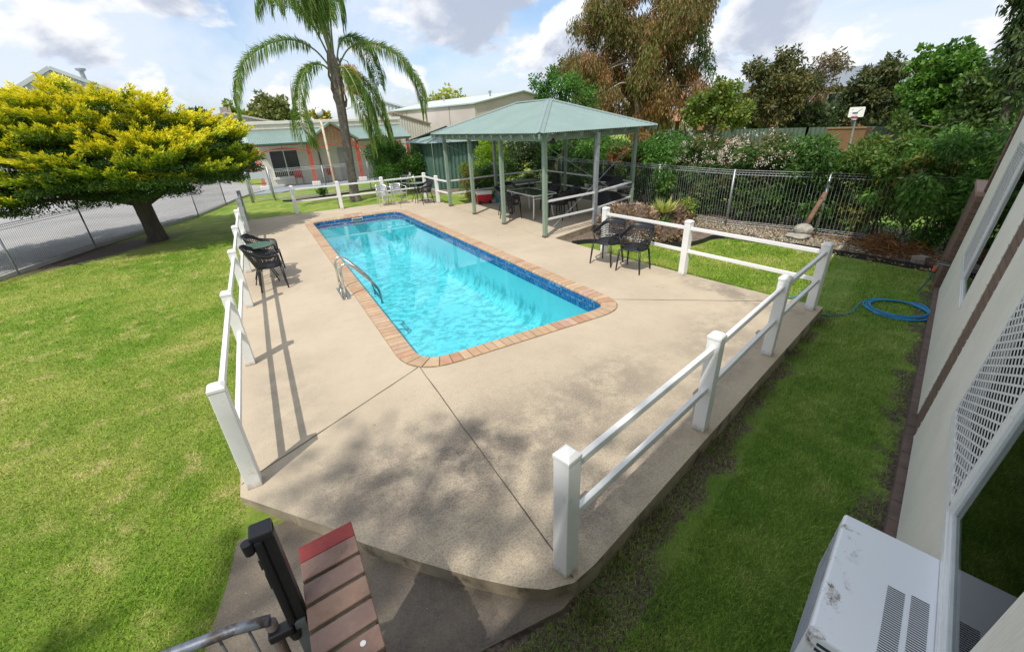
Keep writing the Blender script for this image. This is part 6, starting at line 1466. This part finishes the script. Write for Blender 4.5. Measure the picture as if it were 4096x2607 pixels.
# hedge of separate shrubs behind the right wire fence
HP = [((12.2, 3.2), .95, 2.15, 'h4', 'leafy shrub with fresh drooping leaves at the right end of the hedge'),
      ((12.4, 4.6), 1.0, 1.95, 'h3', 'hedge shrub with yellow-orange tips right of the basketball pole'),
      ((12.2, 5.9), 1.0, 1.98, 'h1', 'dark hedge shrub between the white flowers and the orange tips'),
      ((12.0, 7.3), 1.05, 1.95, 'fl', 'hedge shrub covered in white and pink blossom at the middle of the wire fence'),
      ((12.0, 8.9), 1.0, 1.9, 'fl', 'hedge shrub with the tallest white flowering spray'),
      ((12.0, 10.5), 1.0, 2.0, 'h2', 'bright green long-leaved hedge shrub just right of the gazebo roof'),
      ((12.0, 12.0), 1.0, 2.05, 'h2r', 'hedge shrub with red new tips behind the right corner of the gazebo'),
      ((12.0, 13.6), 1.0, 2.0, 'h2', 'hedge shrub seen through the gazebo behind the barbecue'),
      ((12.0, 15.3), 1.0, 2.0, 'h1', 'dark hedge shrub seen through the middle of the gazebo'),
      ((12.0, 17.0), 1.0, 2.1, 'h2', 'hedge shrub seen through the left part of the gazebo')]
HC = {'h1': [(.045, .10, .02), (.065, .14, .025), (.035, .075, .018)], 'h2': [(.06, .15, .022), (.09, .20, .035), (.04, .10, .018)], 'h2r': [(.05, .12, .02), (.075, .15, .03), (.25, .09, .04), (.035, .085, .018)],
      'h3': [(.07, .13, .022), (.16, .16, .035), (.10, .15, .03), (.05, .10, .02), (.24, .18, .045), (.06, .12, .02), (.08, .15, .025)], 'h4': [(.07, .16, .025), (.11, .21, .04), (.045, .11, .02)], 'fl': [(.05, .10, .025), (.04, .08, .02), (.09, .09, .03), (.07, .13, .03)]}
for i, ((x, y), r, zt, kd, lb) in enumerate(HP):
    zt += .13 if y > 4 else .05
    rs = np.random.default_rng(100 + i); t = thing('hedge_shrub', lb, 'hedge shrub', (x, y, -.1), group='shrubs of the hedge behind the wire fence')
    cl = ell_clumps(rs, (x, y, zt - .55), (r * .9, r * 1.05, .48), 26, .26) + ell_clumps(rs, (x - .05, y, zt - 1.25), (r * .7, r * 1.0, .85), 44, .27, .4)
    A = clump_leaves(rs, cl, 4200, .115 if kd != 'fl' else .085, .17 if kd != 'fl' else .28, HC[kd], .45, .9, .7); leafmesh('foliage', M['leaf'], t, *A)
    if kd == 'fl':
        n = 95; u = rdir(rs, n); u[:, 0] = -np.abs(u[:, 0]) * .8; u[:, 2] = np.abs(u[:, 2]) * .9 - .25; fc_ = np.array((x, y, zt - .5)) + norm(u) * np.array((r * .98, r * 1.1, .6)); Ps, Cs = [], []
        if y > 8: fc_ = np.concatenate([fc_, np.array([(x - .4, y + .45 + q * .06, zt + .05 + q * .06) for q in range(8)])])
        for f in fc_:
            k = rs.integers(5, 20); Ps.append(f + rs.normal(size=(k, 3)) * .035); Cs.append(np.tile((.66, .60, .58) if rs.random() < .75 else (.50, .33, .31), (k, 1)) * rs.uniform(.8, 1.1))
        Ps = np.concatenate(Ps); n = len(Ps); leafmesh('blossom', M['leaf'], t, Ps, rdir(rs, n) + np.array((-.5, -.2, .3)), rdir(rs, n), .034, .014, np.concatenate(Cs))
    m = MB()
    for k in range(11):
        a = rs.uniform(0, 6.28); b = (x + rs.normal() * .15, y + rs.normal() * .45, -.12); c_ = (b[0] + math.cos(a) * .3, b[1] + math.sin(a) * .5, zt - .9 + rs.uniform(-.2, .3)); m.tube([b, ((b[0] + c_[0]) / 2 + rs.normal() * .05, (b[1] + c_[1]) / 2 + rs.normal() * .05, .5), c_], [.022, .016, .008], 5, False)
    m.build('stems', M['bark'], t)
    # sparse low growth
    n = 1500; P = np.stack([x + rs.normal(size=n) * .35, y + rs.normal(size=n) * .5, rs.uniform(-.1, .9, n)], 1); o = leafmesh('low_growth', M['leaf'], t, P, rdir(rs, n) + np.array((-.3, 0, .3)), rdir(rs, n), .08, .02, np.array(HC['h2'])[rs.integers(0, 3, n)] * rs.uniform(.7, 1.3, (n, 1))); o['kind'] = 'stuff'
# leaves hanging over the fence top
rs = np.random.default_rng(77)
for (x, y, z, lb) in ((10.75, 9.3, 1.2, 'spray of long leaves poking through the wire fence behind the palm stumps'), (10.9, 3.6, 1.25, 'bunch of fresh leaves hanging over the right end of the wire fence')):
    t = thing('overhanging_branch', lb, 'branch', (x + .4, y, z)); cl = [(np.array((x + rs.normal() * .1, y + rs.normal() * .3, z + rs.normal() * .22)), .2) for _ in range(9)]
    A = clump_leaves(rs, cl, 2300, .12, .17, HC['h4'], .7, 1, .6); leafmesh('leaves', M['leaf'], t, *A)
    m = MB(); [m.tube([(x + .5, y, z + .25), (x + .2, y, z + .3), tuple(float(q) for q in c)], [.012, .01, .004], 5, False) for c, r in cl]; m.build('twigs', M['bark'], t)

# ---- garden bed on the right: soil, edging, litter, stumps, rock, logs
bed = [(6.20, 8.72), (6.45, 8.42), (6.9, 8.30), (7.25, 7.95), (7.5, 7.65), (8.05, 7.5), (8.25, 7.0), (8.45, 6.62), (9.0, 6.6), (9.5, 6.68), (9.85, 6.5), (9.98, 6.05), (10.1, 5.5), (10.35, 4.4), (10.5, 2.62), (13.5, 2.0), (14.5, 20), (6.1, 20), (6.1, 15.4), (7.5, 15.2)]
def soilmat():
    m, N, L, b = nodes('dry_bed_soil'); p = _coord(N, L, (1, 1, 1), True)
    n = _noise(N, L, p, 3, 6, .65); n2 = _noise(N, L, p, 45, 4, .7); vo = N.new('ShaderNodeTexVoronoi'); vo.inputs['Scale'].default_value = 26; L.new(p, vo.inputs['Vector'])
    c = _mix(N, L, _ramp(N, L, n, .3, .7), (.25, .19, .145), (.17, .125, .09)); c = _mix(N, L, _math(N, L, 'MULTIPLY', _ramp(N, L, vo.outputs['Color'], .62, .8), _ramp(N, L, n, .4, .55)), c, (.36, .32, .28)); c = _mix(N, L, _ramp(N, L, n2, .3, .75), c, _mix(N, L, 1.0, c, (.55, .5, .46), 'MULTIPLY'))
    L.new(c, b.inputs['Base Color']); b.inputs['Roughness'].default_value = .95; _bump(N, L, b, n2, .9, .03); return m
M['soil'] = soilmat()
m = MB(); m.add([(x, y, -.162 if y < 15.9 else -.02) for x, y in bed], [tuple(range(len(bed)))]); struct(m.build('garden_bed', M['soil']), label='dry brown garden bed below the wire fence')
t = thing('garden_edging', 'curving black plastic edging between the right lawn and the dry bed', 'edging', (6.5, 8.4, -.17))
E_ = smooth_pts([(x, y, -.12) for x, y in bed[1:15]], 5); m = MB()
for a, b in zip(E_[:-1], E_[1:]): m.bar(a, b, .018, .12, ext=.004)
m.build('strip', M['black'], t)
rs = np.random.default_rng(3); n = 6500
X = rs.uniform(10.0, 12.2, n); Y = rs.uniform(2.6, 13, n); kp = (X > 10.15 + .18 * np.maximum(0, 6 - Y) * .3); X, Y = X[kp], Y[kp]; n = len(X)
leafmesh('dry_leaf_litter', M['leaf'], None, np.stack([X, Y, rs.uniform(-.13, -.09, n)], 1), rdir(rs, n) * np.array((1, 1, .25)), rdir(rs, n) + np.array((0, 0, .1)), rs.uniform(.04, .10, n), .014, np.array([(.26, .14, .06), (.34, .24, .14), (.16, .09, .05), (.30, .18, .07), (.38, .34, .29)])[rs.integers(0, 5, n)] * rs.uniform(.6, 1.2, (n, 1)), org=[11, 7, -.12])
struct(bpy.data.objects['dry_leaf_litter'], 'stuff', 'dry brown leaves scattered under the wire fence')
n = 7000; X = 10.8 + rs.normal(size=n) * .30; Y = rs.uniform(4.0, 10.5, n)
leafmesh('white_gravel', M['leaf'], None, np.stack([X, Y, np.full(n, -.12)], 1), rdir(rs, n), rdir(rs, n), rs.uniform(.02, .05, n), .014, np.array((.55, .53, .49)) * rs.uniform(.45, 1.2, (n, 1)), org=[10.8, 7, -.12])
struct(bpy.data.objects['white_gravel'], 'stuff', 'pale gravel along the foot of the wire fence')
# dry palm fronds
rs = np.random.default_rng(6); n = 430; P = np.stack([11.2 + rs.normal(size=n) * .30, 3.7 + rs.normal(size=n) * .3, rs.uniform(-.12, .1, n)], 1)
t = thing('dead_frond_pile', 'heap of dead orange brown fronds at the right end of the wire fence', 'dead fronds', (10.9, 3.75, -.12)); leafmesh('fronds', M['leaf'], t, P, rdir(rs, n) * np.array((1, 1, .4)) + np.array((-.2, .3, .2)), rdir(rs, n), rs.uniform(.15, .35, n), .012, np.array((.20, .09, .03)) * rs.uniform(.4, 1.4, (n, 1)))
# palm stumps
def stump(name, label, c, r, h, seed, n=900):
    rs = np.random.default_rng(seed); t = thing(name, label, 'palm stump', (c[0], c[1], -.13)); m = MB(); seg = 22; prof = [(1.0, 0), (1.06, .3), (1.0, .65), (.8, .88), (.45, 1.0), (.0, 1.02)]
    V = []; F = []
    for i, (k, z) in enumerate(prof):
        for j in range(seg): a = 2 * math.pi * j / seg; q = k * (1 + .13 * math.sin(3 * a + seed) + .07 * rs.normal()); V.append((c[0] + r * q * math.cos(a), c[1] + r * q * math.sin(a), -.13 + h * z + (rs.normal() * .02 if i else 0)))
    for i in range(5):
        for j in range(seg): F.append((i * seg + j, i * seg + (j + 1) % seg, (i + 1) * seg + (j + 1) % seg, (i + 1) * seg + j))
    m.add(V, F); m.build('root_mass', mat('fibrous_root_mass', (.13, .09, .065), .95, (.05, .035, .026), 14, .95, 1.0, 40), t)
    a = rs.uniform(0, 2 * np.pi, n); z = rs.random(n); rr = r * np.interp(z, [0, .3, .65, .88, 1], [1, 1.06, 1, .8, .4]) * rs.uniform(.85, 1.05, n)
    P = np.stack([c[0] + rr * np.cos(a), c[1] + rr * np.sin(a), -.13 + h * z], 1); u = np.stack([np.cos(a), np.sin(a), z * 1.2 - .2], 1)
    leafmesh('frond_butts', M['leaf'], t, P, u + rdir(rs, n) * .8 + np.array((0, 0, .2)), rdir(rs, n), rs.uniform(.07, .17, n), .024, np.array([(.32, .22, .165), (.46, .35, .26), (.18, .12, .09), (.25, .17, .125)])[rs.integers(0, 4, n)] * rs.uniform(.6, 1.25, (n, 1))); return t
stump('palm_stump', 'largest shaggy cut palm stump beside the gazebo corner', (8.15, 8.25), .68, .72, 1, 1700)
stump('palm_stump', 'shaggy cut palm stump with straw strands in front of the largest one', (7.9, 7.75), .36, .42, 2, 600)
stump('palm_stump', 'shaggy cut palm stump farthest right in the bed, next to yellow blades', (9.75, 8.3), .52, .52, 3, 1100)
stump('palm_stump', 'low shaggy stump base between the two big stumps and the white fence', (8.55, 7.25), .38, .30, 4, 600)
def blades(name, label, cat, c, r, n, L_, pal, seed, up=1.0, w=.012, z0=-.1):
    rs = np.random.default_rng(seed); t = thing(name, label, cat, (c[0], c[1], z0)); a = rs.uniform(0, 6.28, n); q = r * rs.random(n) ** .6 * .4
    P = np.stack([c[0] + q * np.cos(a), c[1] + q * np.sin(a), np.full(n, z0 + (c[2] if len(c) > 2 else 0))], 1); k = rs.uniform(.2, 1, n)
    D = np.stack([np.cos(a) * k, np.sin(a) * k, np.full(n, up)], 1); leafmesh('blades', M['leaf'], t, P, D, rdir(rs, n), L_ * rs.uniform(.6, 1.2, n), w, np.array(pal)[rs.integers(0, len(pal), n)] * rs.uniform(.7, 1.2, (n, 1)), bend=.12); return t
blades('straw_tuft', 'pale straw tuft hanging over the front of the palm stumps', 'dry grass', (7.75, 7.5, .30), .25, 140, .42, [(.48, .34, .16), (.38, .26, .12)], 1, -.8)
blades('yucca_tuft', 'tuft of yellow and green striped blades on the right palm stump', 'plant', (9.15, 8.0, .45), .3, 110, .42, [(.42, .42, .10), (.20, .30, .06), (.50, .46, .2)], 2, .8, .018)
blades('strappy_plant', 'low dark green strappy plant between the palm stumps', 'plant', (8.75, 7.75, .12), .3, 130, .36, [(.05, .12, .02), (.08, .17, .03)], 3, .7, .016)
tree('leafy_shrub', 'yellowish leafy shrub right of the palm stumps at the fence foot', 'shrub', (10.15, 8.1, -.1), [((10.15, 8.1, .22), (.38, .42, .32))], [(.10, .18, .03), (.22, .24, .05), (.06, .12, .02)], 57, 18, .15, 4200, .07, .3, r0=.02)
# rock and leaning logs
t = thing('concrete_lump', 'broken pale lump of old concrete at the fence foot beside the leaning log', 'concrete lump', (11.15, 5.45, -.13))
rnd = random.Random(9)
def rock(c, s, seed):
    bm = bmesh.new(); bmesh.ops.create_icosphere(bm, subdivisions=3, radius=1); r_ = random.Random(seed); off = [r_.uniform(0, 9) for _ in range(3)]
    for v in bm.verts:
        k = 1 + .16 * math.sin(v.co.x * 3 + off[0]) + .14 * math.sin(v.co.y * 4 + off[1]) + .10 * math.sin(v.co.z * 5 + off[2]) + r_.uniform(-.03, .03); v.co = Vector((c[0] + max(-.8, min(.8, v.co.x)) * s[0] * k, c[1] + max(-.8, min(.8, v.co.y)) * s[1] * k, c[2] + max(-.7, min(.7, v.co.z)) * s[2] * k))
    m = MB(); m.v = [tuple(v.co) for v in bm.verts]; m.f = [tuple(v.index for v in f.verts) for f in bm.faces]; bm.free(); return m
rock((11.15, 5.45, .02), (.26, .22, .2), 1).build('upper_block', mat('lichen_concrete', (.40, .38, .33), .95, (.26, .24, .2), 9, .9, .6, 40), t); rock((10.98, 5.42, -.08), (.34, .26, .09), 2).build('lower_slab', bpy.data.materials['lichen_concrete'], t)
t = thing('leaning_log', 'cut branch log leaning on the wire fence above the concrete lump', 'log', (11.2, 5.5, 0)); MB().tube([(11.2, 5.45, .05), (11.35, 5.42, .4), (11.55, 5.36, .88)], [.06, .055, .05], 10).build('log', mat('log_bark', (.24, .14, .09), .9, (.14, .08, .055), 8, .9, .5, 40), t, smooth=True)
MB().tube([(11.3, 5.6, -.05), (11.5, 5.5, .5), (11.7, 5.2, 1.3)], [.035, .03, .02], 8).build('branch', M['bark'], t, smooth=True)
t = thing('block_rubble', 'two broken bricks dumped in the bed corner by the motel wall', 'rubble', (10.65, 2.95, -.13)); lbox(10.62, 3.0, .24, .16, -.14, .02, .4).build('broken_block', mat('old_block', (.28, .22, .17), .9, (.2, .16, .13), 8, .9), t, bevel=.01); lbox(10.85, 3.05, .22, .18, -.14, -.0, -.3).build('broken_block', mat('grey_block', (.33, .32, .30), .9), t, bevel=.01)
# strip bed behind the far fence
m = MB(); P = smooth_pts([(.75, 21.55, -.026), (1.3, 21.35, -.026), (2.4, 21.6, -.026), (3.6, 21.95, -.026), (5.2, 22.1, -.026), (6.9, 22.0, -.026), (6.9, 22.7, -.026), (4, 22.6, -.026), (1.2, 22.4, -.026), (.75, 21.55, -.026)], 4)[:-1]
m.add(P, [tuple(range(len(P)))]); struct(m.build('strip_bed', M['soil']), label='narrow bare garden strip behind the lamp post')
t = thing('strip_edging', 'black edging strip on the lawn behind the lamp post', 'edging', (1.3, 21.3, -.03)); E_ = smooth_pts([(.72, 21.65, .0), (1.25, 21.3, .0), (2.4, 21.55, 0), (3.6, 21.9, 0), (5.2, 22.05, 0)], 6); m = MB()
for a, b in zip(E_[:-1], E_[1:]): m.bar(a, b, .02, .09, ext=.004)
m.build('strip', M['black'], t)

px_tree('wall of dark evergreens along the brick apartments, left half', 'tree', (1750, 305), [(x, 262 + 12 * ((k * 7) % 3), 26) for k, x in enumerate(range(1720, 2060, 34))], 38, [(.028, .05, .018), (.04, .065, .022), (.055, .08, .028)], 60, 150, .3, k_per=5)
px_tree('wall of dark evergreens along the brick apartments, right half', 'tree', (2200, 305), [(x, 255 + 14 * ((k * 7) % 3), 28) for k, x in enumerate(range(2070, 2420, 34))], 36, [(.028, .05, .018), (.04, .07, .022), (.055, .085, .028)], 61, 150, .3, k_per=5)
# tall tree behind the viewer: dapples the step and the front of the slab
tree('shade_tree', 'tall leafy tree standing behind the viewer beside the motel', 'tree', (-9.4, -7.2, -.1), [((-8.35, -6.0, 17.0), (3.2, 2.3, 1.7))], G1, 62, 60, .85, 60, .28, .3, r0=.4, flat=.8)

# ---- grass blades where the lawn is close to the camera
def grass():
    rs = np.random.default_rng(1); N_ = 820000
    # sample in polar coordinates about the camera so that density falls with distance
    r = 1.1 + 13.5 * rs.random(N_) ** 1.5; a = rs.uniform(R(-92), R(72), N_); b = math.atan2(FWD.x, FWD.y); x = r * np.sin(a + b); y = r * np.cos(a + b)
    d = -.28 * x + .96 * y
    left = (x > -10.5) & (y > .3) & (x < np.where(y < 3.35, -.735 - (3.33 - y) * .235, -.785))
    right = ((x > .75) | ((x > .37) & (y < 1.30))) & (d > -.36) & (x < 10.3) & ((y < np.where(x < 1.1, 1.315, 1.41 + (x - 1.32) * .2525)) | ((x > 6.86 - (y - 2.8) * .095) & (y < 8.0) & ~((x > 7.0) & (y > 7.4)) & ~((x > 8.3) & (y > 6.5)) & ~((x > 9.9) & (y > 5.4)))) & ((d > -.2) | (rs.random(N_) < .45))
    # thinner on the soil strip
    strip = (d > .62) & (d < 1.15) & (y < 1.5 + x * .26); kp = left | (right & (~strip | (rs.random(N_) < .28)))
    x, y, r = x[kp], y[kp], r[kp]; n = len(x); z = np.array([gh(float(p), float(q)) for p, q in zip(x, y)])
    th = rs.uniform(0, 6.28, n); k = rs.uniform(.25, 1.1, n); D = np.stack([np.cos(th) * k, np.sin(th) * k, np.ones(n)], 1); L_ = rs.uniform(.018, .042, n) * np.where(x > 1, 1.5, 1); W_ = .0016 + .00035 * r
    S = np.stack([-np.sin(th), np.cos(th), np.zeros(n)], 1) + rs.normal(size=(n, 3)) * .3
    C = rs.uniform(.8, 2.0, (n, 1)) * rs.uniform(.92, 1.08, (n, 3))
    o = leafmesh('grass_blades', M['blades'], None, np.stack([x, y, z - .003], 1), D, S, L_, W_, C, org=[0, 0, 0], bend=.1); struct(o, 'stuff', 'short green lawn grass blades near the camera')
    # long weeds at the slab foot
    n = 1700; t_ = rs.uniform(1.0, 7.0, n); off = np.abs(rs.normal(size=n)) * .10; ex, ey = 1.32 + t_ - 1.0, 1.40 + (t_ - 1.0) * .2525; cl = np.sin(t_ * 5.1) + np.sin(t_ * 11.3 + 1) > .2; t_, off, ex, ey = t_[cl], off[cl], ex[cl], ey[cl]; n = len(ex)
    th = rs.uniform(0, 6.28, n); k = rs.uniform(.3, 1.5, n); P = np.stack([ex + off * .245, ey - off * .97 - .02, np.full(n, -.17)], 1)
    P = np.concatenate([P, np.stack([1.15 + rs.normal(size=160) * .06, 1.22 + rs.normal(size=160) * .05, np.full(160, -.17)], 1)]); n = len(P); th = rs.uniform(0, 6.28, n); k = rs.uniform(.3, 1.3, n)
    o = leafmesh('edge_weeds', M['leaf'], None, P, np.stack([np.cos(th) * k, np.sin(th) * k, np.ones(n)], 1), rdir(rs, n), rs.uniform(.05, .15, n), .0028, np.array([(.06, .11, .02), (.16, .15, .06), (.09, .14, .03), (.24, .20, .10)])[rs.integers(0, 4, n)] * rs.uniform(.6, 1.2, (n, 1)), org=[3, 1.6, -.17], bend=.2); struct(o, 'stuff', 'straggly weeds along the foot of the slab')
    # leaf-fall and grit on the slab
grass()
rs = np.random.default_rng(44); n = 90; X = rs.uniform(-.6, 6.2, n); Y = rs.uniform(1.9, 17, n); kp = ~((X > .95) & (X < 4.65) & (Y > 4.3) & (Y < 16)) & (Y > 2.4 + X * .25); X, Y = X[kp], Y[kp]; n = len(X)
o = leafmesh('fallen_leaves', M['leaf'], None, np.stack([X, Y, np.full(n, .006)], 1), rdir(rs, n) * np.array((1, 1, .1)), rdir(rs, n) * np.array((1, 1, .1)), rs.uniform(.012, .04, n), .006, np.array([(.12, .07, .04), (.22, .13, .05), (.08, .06, .05), (.35, .27, .15)])[rs.integers(0, 4, n)], org=[0, 0, 0], bend=.0); struct(o, 'stuff', 'small dry leaves scattered over the slab')
for o in bpy.data.objects:
    if '_w' in o.keys(): del o['_w']
